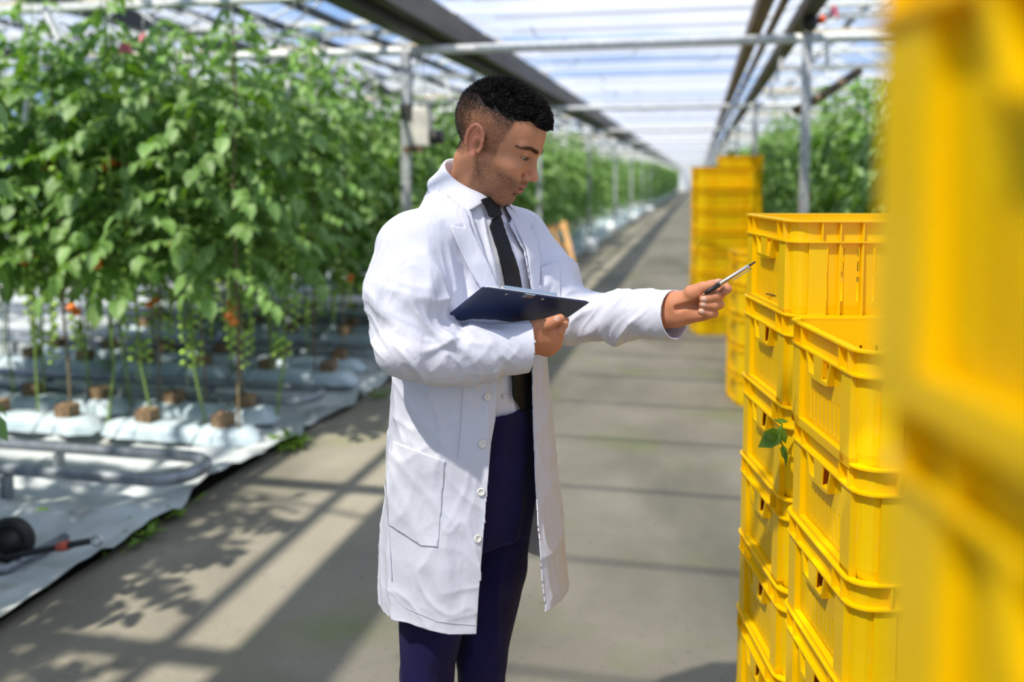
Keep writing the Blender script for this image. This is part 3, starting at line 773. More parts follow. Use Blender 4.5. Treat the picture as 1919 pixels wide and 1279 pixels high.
o.data.transform(Matrix.Rotation(YAW, 4, 'Z')); tag(o, 'wilted green tomato leaf caught between the crate rims', 'leaf')
def twig(pts, lab, r=.0018):
    o = MB().tube([lf(*Q(*p)) for p in pts], r, 5).build('twig', M_tw, None, True); tag(o, lab, 'twig')
M_tw = mat('dry_twig', srgb(60, 44, 30), .8)
twig([(1519, 1208, 1.80), (1524, 1219, 1.79), (1538, 1231, 1.75)], 'dry dark twig stuck on the lower crate side', .0022)
twig([(1436, 551, 2.13), (1443, 552, 2.11), (1455, 555, 2.07)], 'short dark twig in the crate slots near the pen')
# ================================================================== THE MAN
# everything of the figure is modelled in (lateral, forward, up) metres of the viewpoint's heading and turned by YAW
L0, F0 = -.085, 1.87
class Field:
    def __init__(s, xs, ys, zs):
        s.ax = [np.asarray(a, np.float32) for a in (xs, ys, zs)]
        s.F = np.full([len(a) for a in s.ax], 0.5, np.float32)
    def box(s, lo, hi):
        sl = []
        for a, l, h in zip(s.ax, lo, hi):
            i0 = max(0, int(np.searchsorted(a, l)) - 1); i1 = min(len(a), int(np.searchsorted(a, h)) + 1)
            if i1 <= i0: return None
            sl.append(slice(i0, i1))
        return tuple(sl)
    def grid(s, sl):
        return (s.ax[0][sl[0]][:, None, None], s.ax[1][sl[1]][None, :, None], s.ax[2][sl[2]][None, None, :])
    def op(s, fn, lo, hi, k=0.0, sub=False):
        m = k + .012; sl = s.box([v - m for v in lo], [v + m for v in hi])
        if sl is None: return
        X, Y, Z = s.grid(sl); d = fn(X, Y, Z); A = s.F[sl]
        if sub: d = -d
        if k > 0:
            h = np.maximum(k - np.abs(A - d), 0) / k; q = h * h * k * .25
            s.F[sl] = (np.maximum(A, d) + q) if sub else (np.minimum(A, d) - q)
        else: s.F[sl] = np.maximum(A, d) if sub else np.minimum(A, d)
    def ell(s, c, r, k=.01, sub=False, R=None):
        """ellipsoid; R rows are the local axes"""
        c = np.asarray(c, float); r = np.asarray(r, float); mr = float(max(r))
        def fn(X, Y, Z):
            x, y, z = X - c[0], Y - c[1], Z - c[2]
            if R is not None: x, y, z = (R[0][0] * x + R[0][1] * y + R[0][2] * z, R[1][0] * x + R[1][1] * y + R[1][2] * z, R[2][0] * x + R[2][1] * y + R[2][2] * z)
            a = np.sqrt((x / r[0]) ** 2 + (y / r[1]) ** 2 + (z / r[2]) ** 2); b = np.sqrt((x / r[0] ** 2) ** 2 + (y / r[1] ** 2) ** 2 + (z / r[2] ** 2) ** 2)
            return (a * (a - 1) / np.maximum(b, 1e-6)).astype(np.float32)
        s.op(fn, c - mr, c + mr, k, sub)
    def cap(s, a, b, ra, rb=None, k=.008, sub=False):
        a = np.asarray(a, float); b = np.asarray(b, float); rb = ra if rb is None else rb; d = b - a; L = float(d @ d) + 1e-9; m = max(ra, rb)
        def fn(X, Y, Z):
            t = np.clip(((X - a[0]) * d[0] + (Y - a[1]) * d[1] + (Z - a[2]) * d[2]) / L, 0, 1)
            return (np.sqrt((X - a[0] - t * d[0]) ** 2 + (Y - a[1] - t * d[1]) ** 2 + (Z - a[2] - t * d[2]) ** 2) - (ra + (rb - ra) * t)).astype(np.float32)
        s.op(fn, np.minimum(a, b) - m, np.maximum(a, b) + m, k, sub)
    def chain(s, pts, rs, k=.008):
        for i in range(len(pts) - 1): s.cap(pts[i], pts[i + 1], rs[i], rs[i + 1], k)
    def loft(s, secs, k=.02):
        """stack of turned ellipses: (z, cl, cf, a, b, angle)"""
        secs = sorted(secs); Zs = [q[0] for q in secs]; A = np.array(secs, float); mx = float(A[:, 3:5].max())
        def fn(X, Y, Z):
            z = np.clip(Z.ravel(), Zs[0], Zs[-1]); v = [np.interp(z, Zs, A[:, i])[None, None, :] for i in range(1, 6)]
            c, sn = np.cos(v[4]), np.sin(v[4]); x = X - v[0]; y = Y - v[1]; p = c * x + sn * y; q = -sn * x + c * y
            a = np.sqrt((p / v[2]) ** 2 + (q / v[3]) ** 2); b = np.sqrt((p / v[2] ** 2) ** 2 + (q / v[3] ** 2) ** 2)
            d = a * (a - 1) / np.maximum(b, 1e-5)
            dz = np.maximum(Zs[0] - Z, Z - Zs[-1])
            return np.maximum(d, dz).astype(np.float32)
        s.op(fn, (A[:, 1].min() - mx, A[:, 2].min() - mx, Zs[0]), (A[:, 1].max() + mx, A[:, 2].max() + mx, Zs[-1]), k)
    def surface(s):
        F = s.F; I = F < 0
        n = [a - 1 for a in F.shape]
        cnt = np.zeros(n, np.int8)
        cor = [(i, j, k) for i in (0, 1) for j in (0, 1) for k in (0, 1)]
        for i, j, k in cor: cnt += I[i:i + n[0], j:j + n[1], k:k + n[2]]
        act = np.argwhere((cnt > 0) & (cnt < 8)); del cnt
        N = len(act); vals = np.empty((N, 8), np.float32)
        for m, (i, j, k) in enumerate(cor): vals[:, m] = F[act[:, 0] + i, act[:, 1] + j, act[:, 2] + k]
        P = np.zeros((N, 3)); W = np.zeros(N)
        for a in range(8):
            for ax in range(3):
                c = cor[a]
                if c[ax]: continue
                c2 = list(c); c2[ax] = 1; b = cor.index(tuple(c2))
                va, vb = vals[:, a], vals[:, b]; m = (va < 0) != (vb < 0); t = np.where(m, va / np.where(m, va - vb, 1), 0)
                for d in range(3):
                    P[:, d] += np.where(m, (t if d == ax else c[d]), 0)
                W += m
        P /= W[:, None]
        V = np.empty_like(P)
        for d in range(3):
            a = s.ax[d]; i = act[:, d]; V[:, d] = a[i] + P[:, d] * (a[i + 1] - a[i])
        key = (act[:, 0].astype(np.int64) * n[1] + act[:, 1]) * n[2] + act[:, 2]      # sorted already
        def find(i, j, k): return np.searchsorted(key, (i.astype(np.int64) * n[1] + j) * n[2] + k)
        Q_ = []
        for ax in range(3):
            u, v = (ax + 1) % 3, (ax + 2) % 3
            sa = [slice(0, F.shape[d]) for d in range(3)]; sb = list(sa); sa[ax] = slice(0, -1); sb[ax] = slice(1, None)
            A, B = I[tuple(sa)], I[tuple(sb)]; e = np.argwhere(A != B)
            ok = (e[:, u] > 0) & (e[:, v] > 0) & (e[:, u] < n[u]) & (e[:, v] < n[v]); e = e[ok]
            fl = A[e[:, 0], e[:, 1], e[:, 2]]
            def g(du, dv):
                c = e.copy(); c[:, u] -= du; c[:, v] -= dv; return find(c[:, 0], c[:, 1], c[:, 2])
            q = np.stack([g(1, 1), g(0, 1), g(0, 0), g(1, 0)], -1); q[~fl] = q[~fl][:, ::-1]; Q_.append(q)
        return V, np.concatenate(Q_)
def axis_pts(segs):
    """[(a, b, step), ...] -> coordinates"""
    out = []
    for a, b, st in segs:
        n = max(1, int(round((b - a) / st))); out += list(np.linspace(a, b, n, endpoint=False))
    out.append(segs[-1][1]); return out
def to_mesh(name, V, Fq, mats, smooth=True):
    me = bpy.data.meshes.new(name); n = len(Fq)
    me.vertices.add(len(V)); me.vertices.foreach_set('co', np.asarray(V, np.float32).ravel())
    me.loops.add(n * 4); me.loops.foreach_set('vertex_index', np.asarray(Fq, np.int32).ravel())
    me.polygons.add(n); me.polygons.foreach_set('loop_start', np.arange(n, dtype=np.int32) * 4)
    try: me.polygons.foreach_set('loop_total', np.full(n, 4, np.int32))
    except Exception: pass
    for m in (mats if isinstance(mats, (list, tuple)) else [mats]): me.materials.append(m)
    me.update(calc_edges=True); me.validate()
    if smooth: me.polygons.foreach_set('use_smooth', [True] * len(me.polygons))
    return me
def vnormals(V, Fq):
    a, b, c, d = (V[Fq[:, i]] for i in range(4)); n = np.cross(c - a, d - b); N = np.zeros_like(V)
    for i in range(4): np.add.at(N, Fq[:, i], n)
    return N / np.maximum(np.linalg.norm(N, axis=1), 1e-12)[:, None]
def smooth_v(V, Fq, it=2, lam=.5):
    e = np.concatenate([Fq[:, [0, 1]], Fq[:, [1, 2]], Fq[:, [2, 3]], Fq[:, [3, 0]]]); e = np.concatenate([e, e[:, ::-1]])
    cnt = np.bincount(e[:, 0], minlength=len(V)).astype(float)[:, None]
    for _ in range(it):
        A = np.stack([np.bincount(e[:, 0], weights=V[e[:, 1], d], minlength=len(V)) for d in range(3)], -1)
        V = V + lam * (A / np.maximum(cnt, 1) - V)
    return V
def compact(V, Fq, extra=()):
    u = np.unique(Fq); m = -np.ones(len(V), int); m[u] = np.arange(len(u)); return (V[u], m[Fq]) + tuple(x[u] for x in extra)

# ---- joints
def P3(px, py, f): return Q(px, py, f)
FW = np.array((.707, -.707, 0)); RT = np.array((-.707, -.707, 0))        # chest direction, his right side
sh_r = P3(776, 470, 1.755); el_r = P3(773, 648, 1.675); wr_r = P3(978, 648, 1.73)
sh_l = P3(974, 447, 1.99); el_l = P3(1076, 594, 1.945); wr_l = P3(1262, 590, 1.765)
nb = np.array((-.095, 1.885, 1.49))
# ---- head frame
AL, BE = math.radians(18), math.radians(27)
fh = np.array((math.cos(AL), -math.sin(AL), 0)); hb = np.array((-math.sin(AL), -math.cos(AL), 0)); UPV = np.array((0, 0, 1.0))
ha = fh * math.cos(BE) - UPV * math.sin(BE); hc = fh * math.sin(BE) + UPV * math.cos(BE)
HS = 1.0
ho = P3(924, 273, 1.85)
def H(a, b, c): return ho + HS * (ha * a + hb * b + hc * c)
RH = np.array((ha, hb, hc))
def Rax(x, y):
    """rows: local axes from two head-frame vectors"""
    x = RH.T @ np.asarray(x, float); x /= np.linalg.norm(x); y = RH.T @ np.asarray(y, float); y -= x * (x @ y); y /= np.linalg.norm(y); return np.array((x, y, np.cross(x, y)))
fine = .0014
xs = axis_pts([(-.42, -.175, .012), (-.175, .135, fine), (.135, .285, .006), (.285, .46, fine)])
ys = axis_pts([(1.55, 1.66, .01), (1.66, 1.965, fine), (1.965, 2.2, .01)])
zs = axis_pts([(-.02, 1.23, .015), (1.23, 1.395, fine), (1.395, 1.46, .004), (1.46, 1.80, fine)])
B = Field(xs, ys, zs)
# skull and face (head frame: a forward, b his right, c up)
B.ell(H(-.006, 0, .050), (.098, .0755, .082), .01, R=RH)
B.ell(H(.033, 0, .035), (.058, .065, .066), .02, R=RH)
B.ell(H(.044, 0, -.020), (.052, .056, .075), .02, R=RH)
B.ell(H(.038, 0, -.062), (.046, .050, .036), .018, R=RH)
B.ell(H(.0715, 0, -.084), (.020, .023, .017), .02, R=RH)
for s in (-1, 1):
    B.cap(H(.012, s * .056, -.030), H(.066, s * .026, -.083), .014, .012, .02)          # jaw line
    B.ell(H(.062, s * .044, -.016), (.026, .019, .017), .018, R=RH)                     # cheek bone
    B.cap(H(.089, s * .010, .0325), H(.072, s * .050, .031), .0085, .0075, .012)          # brow
    B.ell(H(.104, s * .031, .0165), (.0190, .0175, .0140), .012, sub=True, R=RH)            # socket
    B.ell(H(.0735, s * .0315, .0170), (.0150, .0162, .0145), .005, R=RH)                # lid and ball
    B.ell(H(.0885, s * .0335, .0112), (.0140, .0175, .0036), .0008, sub=True, R=Rax((.93, s * .30, 0), (-s * .30, .93, -.02)))
    B.cap(H(.076, s * .030, -.004), H(.083, s * .016, -.010), .004, .004, .012)            # under the eye
    B.ell(H(.086, s * .030, -.040), (.010, .012, .012), .012, R=RH)                     # cheek by the mouth
# nose
B.cap(H(.0855, 0, .026), H(.1075, 0, -.016), .0062, .0082, .010)
B.ell(H(.1095, 0, -.0195), (.0100, .0098, .0090), .006, R=RH)
for s in (-1, 1):
    B.ell(H(.0980, s * .0128, -.0245), (.0108, .0066, .0080), .004, R=RH)
    B.ell(H(.1025, s * .0068, -.0325), (.0050, .0030, .0036), .002, sub=True, R=RH)
    B.cap(H(.091, s * .019, -.022), H(.083, s * .028, -.046), .0022, .0016, .006, sub=True)
# mouth
B.ell(H(.082, 0, -.048), (.0165, .025, .020), .012, R=RH)
B.ell(H(.0955, 0, -.0455), (.0076, .0225, .0052), .003, R=RH)
B.ell(H(.0935, 0, -.0575), (.0078, .0200, .0062), .003, R=RH)
B.ell(H(.1015, 0, -.0515), (.0110, .0205, .0016), .002, sub=True, R=RH)
B.ell(H(.0905, 0, -.0665), (.006, .013, .003), .006, sub=True, R=RH)
B.cap(H(.0965, 0, -.037), H(.0985, 0, -.040), .0014, .0016, .004, sub=True)
# ears
for s in (-1, 1):
    e0 = np.array((-.010, s * .0725, -.002)); tilt = .22
    B.ell(H(-.012, s * .0745, .000), (.017, .0050, .030), .006, R=RH)
    pts = []
    for i in range(11):
        t = math.radians(-40 + 250 * i / 10); a = .018 * math.cos(t); c = .029 * math.sin(t)
        pts.append(H(-.013 + a - c * .18, s * (.0810 + .004 * (i > 1)), .004 + c))
    B.chain(pts, [.0036] * 11, .0025)
    B.ell(H(-.006, s * .079, -.0265), (.0075, .0044, .0085), .004, R=RH)
    B.ell(H(-.006, s * .0815, -.004), (.0085, .0075, .0125), .003, sub=True, R=RH)
    B.ell(H(-.015, s * .0835, .016), (.0070, .0040, .0095), .003, sub=True, R=RH)
    B.cap(H(.004, s * .0775, -.010), H(.004, s * .078, .0), .0034, .0030, .003)
# neck
B.cap(H(-.014, 0, -.045), nb + np.array((.010, -.006, 0)), .052, .058, .02)
B.cap(H(.010, 0, -.055), nb + np.array((.012, -.006, .03)), .040, .046, .02)
B.ell(H(.022, 0, -.100), (.012, .012, .014), .02, R=RH)
# trunk, arms and legs (under the clothes)
B.loft([(.92, -.085, 1.885, .095, .140, -PI / 4), (1.10, -.085, 1.885, .088, .128, -PI / 4), (1.30, -.088, 1.885, .092, .138, -PI / 4), (1.42, -.092, 1.885, .084, .125, -PI / 4), (1.48, -.095, 1.887, .048, .06, -PI / 4)], .02)
B.chain([nb - [0, 0, .03], sh_r + [.02, .02, 0], el_r, wr_r], [.065, .052, .040, .026], .02)
B.chain([nb - [0, 0, .03], sh_l - [.01, .02, 0], el_l, wr_l], [.065, .052, .040, .026], .02)
hp_r = np.array((-.140, 1.850, .92)); kn_r = np.array((-.186, 1.852, .50)); an_r = np.array((-.192, 1.89, .085))
hp_l = np.array((-.030, 1.935, .92)); kn_l = np.array((-.069, 1.925, .50)); an_l = np.array((-.072, 1.975, .085))
for h_, k_, a_ in ((hp_r, kn_r, an_r), (hp_l, kn_l, an_l)):
    B.chain([h_, k_, a_], [.078, .046, .034], .03); B.cap(a_, a_ + FW * .13 - [0, 0, .055], .036, .028, .02)
# right hand (his own), palm up beneath the clipboard edge
NAILS = []
def hand_r():
    p = lambda x, y, f: P3(x, y, f + .042)
    w = p(985, 634, 1.692)
    mc = [p(1032, 622, 1.700), p(1035, 634, 1.703), p(1034, 645, 1.708), p(1026, 654, 1.714)]
    for i, m in enumerate(mc): B.cap(w + (m - w) * .15 + [0, .003 * i, 0], m, .0235, .0165, .014)
    B.cap(p(1000, 618, 1.69), p(1020, 612, 1.684), .019, .0125, .012)                      # thumb mount
    B.chain([p(1008, 612, 1.686), p(1028, 607, 1.680), p(1050, 597.5, 1.682)], [.0135, .0120, .0096], .005)
    B.chain([mc[0], p(1046, 622, 1.698), p(1056, 609, 1.706), p(1060, 601, 1.716)], [.0130, .0105, .0092, .0080], .004)
    B.chain([mc[1], p(1047, 633, 1.708), p(1051, 619, 1.728), p(1049, 606, 1.742)], [.0130, .0108, .0092, .0080], .004)
    B.chain([mc[2], p(1043, 647, 1.716), p(1045, 632, 1.740), p(1040, 617, 1.752)], [.0130, .0106, .0090, .0078], .004)
    B.chain([mc[3], p(1033, 657, 1.724), p(1033, 645, 1.746), p(1028, 632, 1.756)], [.0120, .0098, .0084, .0072], .004)
    NAILS.append(p(1044, 597.0, 1.6735))
    B.ell(p(1044, 597.0, 1.6735), (.0075, .0022, .0052), .001, R=np.array(((.93, -.05, .36), (.05, .998, 0), (-.36, .0, .93))))   # thumb nail
hand_r()
def hand_l():
    p = lambda x, y, f: P3(x, y, f)
    mc = [p(1332, 545, 1.748), p(1336, 560, 1.752), p(1334, 575, 1.752), p(1325, 587, 1.748)]
    w1, w2 = p(1268, 570, 1.762), p(1270, 588, 1.760)
    B.cap(p(1240, 583, 1.77), w1, .026, .024, .012); B.cap(p(1240, 592, 1.77), w2, .022, .020, .012)
    for i, m in enumerate(mc): B.cap((w1, w1, w2, w2)[i], m, .0205, .0130, .012)
    B.cap(w1 + [.0, -.012, .0], p(1308, 549, 1.728), .0195, .0150, .012)                    # thumb mount
    B.cap(w2 + [.0, -.006, -.002], p(1318, 590, 1.735), .0165, .0115, .012)                  # little finger side
    B.chain([p(1296, 549, 1.730), p(1318, 540, 1.722), p(1335, 535.5, 1.717), p(1349, 530.0, 1.714)], [.0150, .0118, .0106, .0082], .004)
    B.chain([mc[0], p(1358, 537, 1.744), p(1363, 542, 1.728), p(1357, 547, 1.719)], [.0120, .0098, .0092, .0086], .003)
    for m, a, b, c, r in ((mc[1], (1349, 553, 1.733), (1340, 556.5, 1.712), (1319, 561, 1.706), .0102), (mc[2], (1348, 571, 1.735), (1338, 573, 1.713), (1318, 571.5, 1.708), .0098), (mc[3], (1338, 588, 1.734), (1330, 588, 1.715), (1315, 584, 1.710), .0090)):
        a, b, c = p(*a), p(*b), p(*c)
        B.chain([m, a, b, c], [.0125, r, r * .98, r * .84], .0025)
        NAILS.append(c + [-.001, -r * .85, .0012])
        B.ell(c + [-.001, -r * .72, .0012], (.0052, .0022, .0046), .0008)
    NAILS.append(p(1345, 527, 1.7065))
    B.ell(p(1345, 527.5, 1.7075), (.0070, .0024, .0048), .0008, R=np.array(((.93, 0, .33), (0, 1, 0), (-.33, 0, .93))))
hand_l()
B.cap(P3(1270, 578, 1.7345), P3(1314, 567, 1.722), .0042, .0050, .010, sub=True)
V, Fq = B.surface(); del B.F
V = smooth_v(V, Fq, 2, .45)
# vertex colours: skin, beard shadow, faded hair, lips, brows, painted eye-socket shade
M_skin = bpy.data.materials.new('skin'); M_skin.use_nodes = True
n_, l_ = M_skin.node_tree.nodes, M_skin.node_tree.links; b_ = n_['Principled BSDF']
at_ = n_.new('ShaderNodeAttribute'); at_.attribute_name = 'tint'; l_.new(at_.outputs['Color'], b_.inputs['Base Color'])
b_.inputs['Roughness'].default_value = .55; b_.inputs['Subsurface Weight'].default_value = .16; b_.inputs['Subsurface Radius'].default_value = (.010, .004, .002); b_.inputs['Subsurface Scale'].default_value = 1.0; b_.inputs['Specular IOR Level'].default_value = .28
z_ = n_.new('ShaderNodeTexNoise'); z_.inputs['Scale'].default_value = 420; z_.inputs['Detail'].default_value = 3; t_ = n_.new('ShaderNodeTexCoord'); l_.new(t_.outputs['Object'], z_.inputs['Vector'])
bp_ = n_.new('ShaderNodeBump'); bp_.inputs['Strength'].default_value = .18; bp_.inputs['Distance'].default_value = .002; l_.new(z_.outputs['Fac'], bp_.inputs['Height']); l_.new(bp_.outputs[0], b_.inputs['Normal'])
def head_coords(V):
    D = (V - ho) / HS; return D @ ha, D @ hb, D @ hc
def sstep(x, a, b): t = np.clip((x - a) / (b - a), 0, 1); return t * t * (3 - 2 * t)
SK = np.array(srgb(198, 138, 102)[:3]); HAIRC = np.array(srgb(30, 24, 22)[:3]); BEARD_EYE_SHADE = np.array(srgb(92, 66, 52)[:3]); LIP = np.array(srgb(190, 108, 92)[:3]); RED = np.array(srgb(214, 134, 110)[:3])
def hairline(a, b, c):
    """>0 where the scalp carries hair"""
    top = sstep(c, .083, .094) * sstep(-a, -.092, -.078)
    side_front = .040 + .12 * (c - .03)            # temple
    side = sstep(side_front - a, -.006, .008) * sstep(c, .012, .030) + sstep(-.028 - a, -.006, .010) * sstep(c, -.050, -.030)
    burn = sstep(.024 - np.abs(a - .012), -.004, .006) * sstep(c, -.03, .0)
    return np.clip(np.maximum(np.maximum(top, side), burn * .8), 0, 1)
def tint(V, N):
    a, b, c = head_coords(V); C = np.tile(SK, (len(V), 1)); head = (V[:, 2] > 1.50) & (np.abs(V[:, 0] + .04) < .16)
    m = 1 + .07 * vnoise(V, 60)[:, None]; C = C * m
    ab = np.abs(b)
    def mixc(col, w): nonlocal C; C = C + (col - C) * (w * head)[:, None]
    ear = sstep(ab, .0745, .079) * sstep(.012 - a, 0, .01)
    hl = hairline(a, b, c) * (1 - ear) ; fadeamt = .52 + .46 * sstep(c, .030, .080) + .3 * sstep(-a, .03, .07)
    mixc(HAIRC, hl * np.clip(fadeamt, 0, .97) * (1 - .25 * (vnoise(V, 900) > 0) * (c < .07)))
    jaw = sstep(-c, .012, .040) * sstep(a, -.006, .012) * sstep(-c + 0 * a, .0, .02)
    jaw = jaw * (1 - sstep(-c, .108, .125)) * (1 - .75 * sstep(a, .060, .075) * sstep(c, -.038, -.026)) * (1 - .55 * np.exp(-((a - .055) / .02) ** 2) * sstep(c, -.045, -.02))
    must = np.exp(-((c + .0375) / .0045) ** 2) * sstep(a, .078, .086) * sstep(.026 - ab, 0, .008)
    spk = .62 + .38 * vnoise(V, 700)
    mixc(BEARD_EYE_SHADE, np.clip(jaw * .85 + must * .8, 0, .92) * spk)
    lip = np.maximum(np.exp(-((c + .0455) / .0042) ** 2), np.exp(-((c + .0575) / .0048) ** 2)) * sstep(.021 - ab, 0, .006) * sstep(a, .088, .094)
    mixc(LIP * .8, lip * .95)
    brow = np.exp(-((c - (.0345 - .30 * np.maximum(ab - .040, 0) - .16 * np.maximum(.034 - ab, 0))) / .0032) ** 2) * sstep(ab, .008, .013) * sstep(.062 - ab, 0, .014) * sstep(a, .04, .06)
    mixc(HAIRC, np.clip(brow * .9, 0, .8) * (.8 + .2 * vnoise(V, 800)))
    mixc(HAIRC, .92 * np.exp(-((c - .0154) / .0016) ** 2) * np.exp(-((ab - .032) / .012) ** 2) * (a > .072)); mixc(BEARD_EYE_SHADE, .35 * np.exp(-((c - .010) / .012) ** 2) * np.exp(-((ab - .024) / .014) ** 2) * (a > .06))  # dark lash line, then inner eye-socket shade put into the skin colour
    mixc(RED, .5 * ear); mixc(RED, .35 * np.exp(-(((a - .11) / .015) ** 2 + (b / .018) ** 2 + ((c + .022) / .014) ** 2)))
    hand = (V[:, 2] < 1.40)
    C = np.where(hand[:, None], C * np.array((1.04, .96, .93)), C)
    for q in NAILS: C = C + (np.array(srgb(232, 186, 166)[:3]) - C) * np.clip(1.6 * np.exp(-(np.linalg.norm(V - q, axis=1) / .0052) ** 4), 0, .9)[:, None]
    return np.clip(C, 0, 1)
N_ = vnormals(V, Fq); TC = tint(V, N_)
me = to_mesh('person', V - [L0, F0, 0], Fq, M_skin)
ca = me.color_attributes.new('tint', 'FLOAT_COLOR', 'POINT'); ca.data.foreach_set('color', np.concatenate([TC, np.ones((len(TC), 1))], 1).astype(np.float32).ravel())
man = link('person', me); man.location = lf(L0, F0, 0); man.rotation_euler = (0, 0, YAW)
tag(man, 'man in an open white lab coat and black tie pointing a pen at yellow crates', 'person')
OFF = np.array((L0, F0, 0))
def part(name, V, F, mats, smooth=True, parent=None):
    o = link(name, to_mesh(name, np.asarray(V) - OFF, F, mats, smooth), parent or man); return o
def part_mb(name, mb, mats, smooth=True, parent=None):
    mb.v = [tuple(np.asarray(v, float) - OFF) for v in mb.v]; return mb.build(name, mats, parent or man, smooth)
hv = (V[:, 2] > 1.5); sel = hv[Fq].all(1); hV, hF = compact(V, Fq[sel]); head_bvh = BVHTree.FromPolygons([tuple(v) for v in hV], [tuple(f) for f in hF.tolist()])
# ---- eyes
M_eye = mat('eye_white', srgb(150, 134, 124), .4); M_iris = mat('iris', srgb(34, 20, 14), .12)
for s in (-1, 1):
    mb = MB(); c = H(.0731, s * .0315, .0163); mb.sphere(c, .0139, 20, 14); o = part_mb('eye', mb, M_eye)
    mb = MB(); mb.sphere(H(.0808, s * .0300, .0118), .0074, 16, 10); part_mb('iris', mb, M_iris, parent=o)
# ---- hair: thick spiky top, short faded sides, beard stubble, brows
M_hair = mat('black_hair', srgb(16, 13, 13), .5, spec=.4); M_stub = mat('hair_stubble', srgb(44, 34, 30), .6)
hr = np.random.RandomState(21)
hN = vnormals(hV, hF)
ha_, hb_, hc_ = head_coords(hV)
def strands(name, mask, n, length, lean, rad, m, jit=.35, k=3, curl=.0):
    idx = np.nonzero(mask)[0]
    if len(idx) == 0: return
    pick = idx[hr.randint(0, len(idx), n)]; P = hV[pick] + hr.normal(0, .0006, (n, 3)); Nn = hN[pick]
    D = Nn + lean(pick) + hr.normal(0, jit, (n, 3)); D /= np.linalg.norm(D, axis=1)[:, None]
    Ln = length(pick) * hr.uniform(.7, 1.15, n); S1 = np.cross(D, hr.normal(0, 1, (n, 3))); S1 /= np.linalg.norm(S1, axis=1)[:, None]; S2 = np.cross(D, S1)
    P = P - Nn * .0012
    bend = S1 * (curl * Ln[:, None]); rings = []
    for t, w in ((0, 1), (.55, .8), (1, .08)):
        c = P + D * (Ln * t)[:, None] + bend * t * t
        for q in range(3):
            a = 2 * PI * q / 3; rings.append(c + (S1 * math.cos(a) + S2 * math.sin(a)) * (rad * w))
    Vv = np.stack(rings, 1).reshape(-1, 3); base = np.arange(n)[:, None] * 9; F_ = []
    for r in range(2):
        for q in range(3):
            F_.append(base + np.array([[r * 3 + q, r * 3 + (q + 1) % 3, r * 3 + 3 + (q + 1) % 3, r * 3 + 3 + q]]))
    F_ = np.stack(F_, 1).reshape(-1, 4); o = part(name, Vv, F_, m); return o
# cap under the strands so that no scalp shines through
fwd_up = lambda i: (ha * .55 + hc * .55)[None, :] * sstep(hc_[i], .06, .10)[:, None]
topm = (hairline(ha_, hb_, hc_) > .6) & (hc_ > .082) & (ha_ > -.085)
capB = Field(axis_pts([(-.19, .11, .0022)]), axis_pts([(1.74, 1.97, .0022)]), axis_pts([(1.60, 1.83, .0022)]))
capB.ell(H(-.007, 0, .0525), (.1000, .0768, .0805), .01, R=RH); capB.ell(H(.036, 0, .074), (.048, .056, .044), .02, R=RH); capB.ell(H(.053, 0, .089), (.027, .044, .022), .015, R=RH)
cV, cF = capB.surface(); ca_, cb_, cc_ = head_coords(cV)
cV = cV + vnormals(cV, cF) * (.0035 * vnoise(cV, 150) + .003 * vnoise(cV, 60, 3))[:, None]
low = .062 + .012 * sstep(np.abs(cb_), .03, .06) + .016 * sstep(-ca_, .02, .07) + .016 * sstep(ca_, .045, .075)
keep = (cc_ > low)[cF].all(1); cV2, cF2 = compact(cV, cF[keep]); part('hair', cV2, cF2, mat('hair_base', srgb(14, 11, 11), .9, spec=.05))
# longer strands on the top
ha_s, hb_s, hc_s = ha_, hb_, hc_
capn = vnormals(cV2, cF2); ccA, ccB, ccC = head_coords(cV2)
def cap_strands(name, n, mask, L, jit, lean, rad, curl):
    global hV, hN
    sv, sn = hV, hN; hV, hN = cV2, capn
    o = strands(name, mask, n, L, lean, rad, M_hair, jit, curl=curl); hV, hN = sv, sn; return o
o = cap_strands('hair_spikes', 14000, (ccC > -1), lambda i: .004 + .011 * sstep(ccC[i], .090, .128), .40, lambda i: (ha * .5 + hc * .5)[None, :] + 0 * capn[i], .0008, .3); o['kind'] = 'stuff'
o = cap_strands('hair_fringe', 2600, (ccA > .070) & (ccC > .085), lambda i: .011 + 0 * ccA[i], .30, lambda i: (ha * .9 - hc * .35)[None, :] + 0 * capn[i], .0010, .2); o['kind'] = 'stuff'
hl_ = hairline(ha_, hb_, hc_); earm = (np.abs(hb_) > .0755) & (ha_ < .012) & (ha_ > -.04)
o = strands('short_hair', (hl_ > .5) & ~earm & (hc_ < .125), 20000, lambda i: .0028 + .006 * sstep(hc_[i], .045, .09) + .003 * sstep(-ha_[i], .03, .08), lambda i: -hc[None, :] * .5 + 0 * hN[i], .00024, M_hair, .35); o['kind'] = 'stuff'
jm = (hc_ < -.020) & (hc_ > -.118) & (ha_ > .004) & (ha_ < .12) & ~((ha_ > .060) & (hc_ > -.036)) & ~((np.abs(hb_) < .02) & (hc_ > -.062) & (hc_ < -.040) & (ha_ > .086)) & ~earm
o = strands('beard_stubble', jm, 9000, lambda i: .0026 + 0 * hc_[i], lambda i: -hc[None, :] * .9 + 0 * hN[i], .00015, M_stub, .3); o['kind'] = 'stuff'
browc = .0345 - .30 * np.maximum(np.abs(hb_) - .040, 0) - .16 * np.maximum(.034 - np.abs(hb_), 0)
bm_ = (np.abs(hc_ - browc) < .0042 - .05 * np.maximum(np.abs(hb_) - .04, 0)) & (np.abs(hb_) > .010) & (np.abs(hb_) < .060) & (ha_ > .04)
o = strands('eyebrows', bm_, 1100, lambda i: .0065 + 0 * hc_[i], lambda i: (np.sign(hb_[i])[:, None] * hb[None, :] * 1.6 + hc[None, :] * .4 - ha[None, :] * .4), .00022, M_hair, .22); o['kind'] = 'stuff'
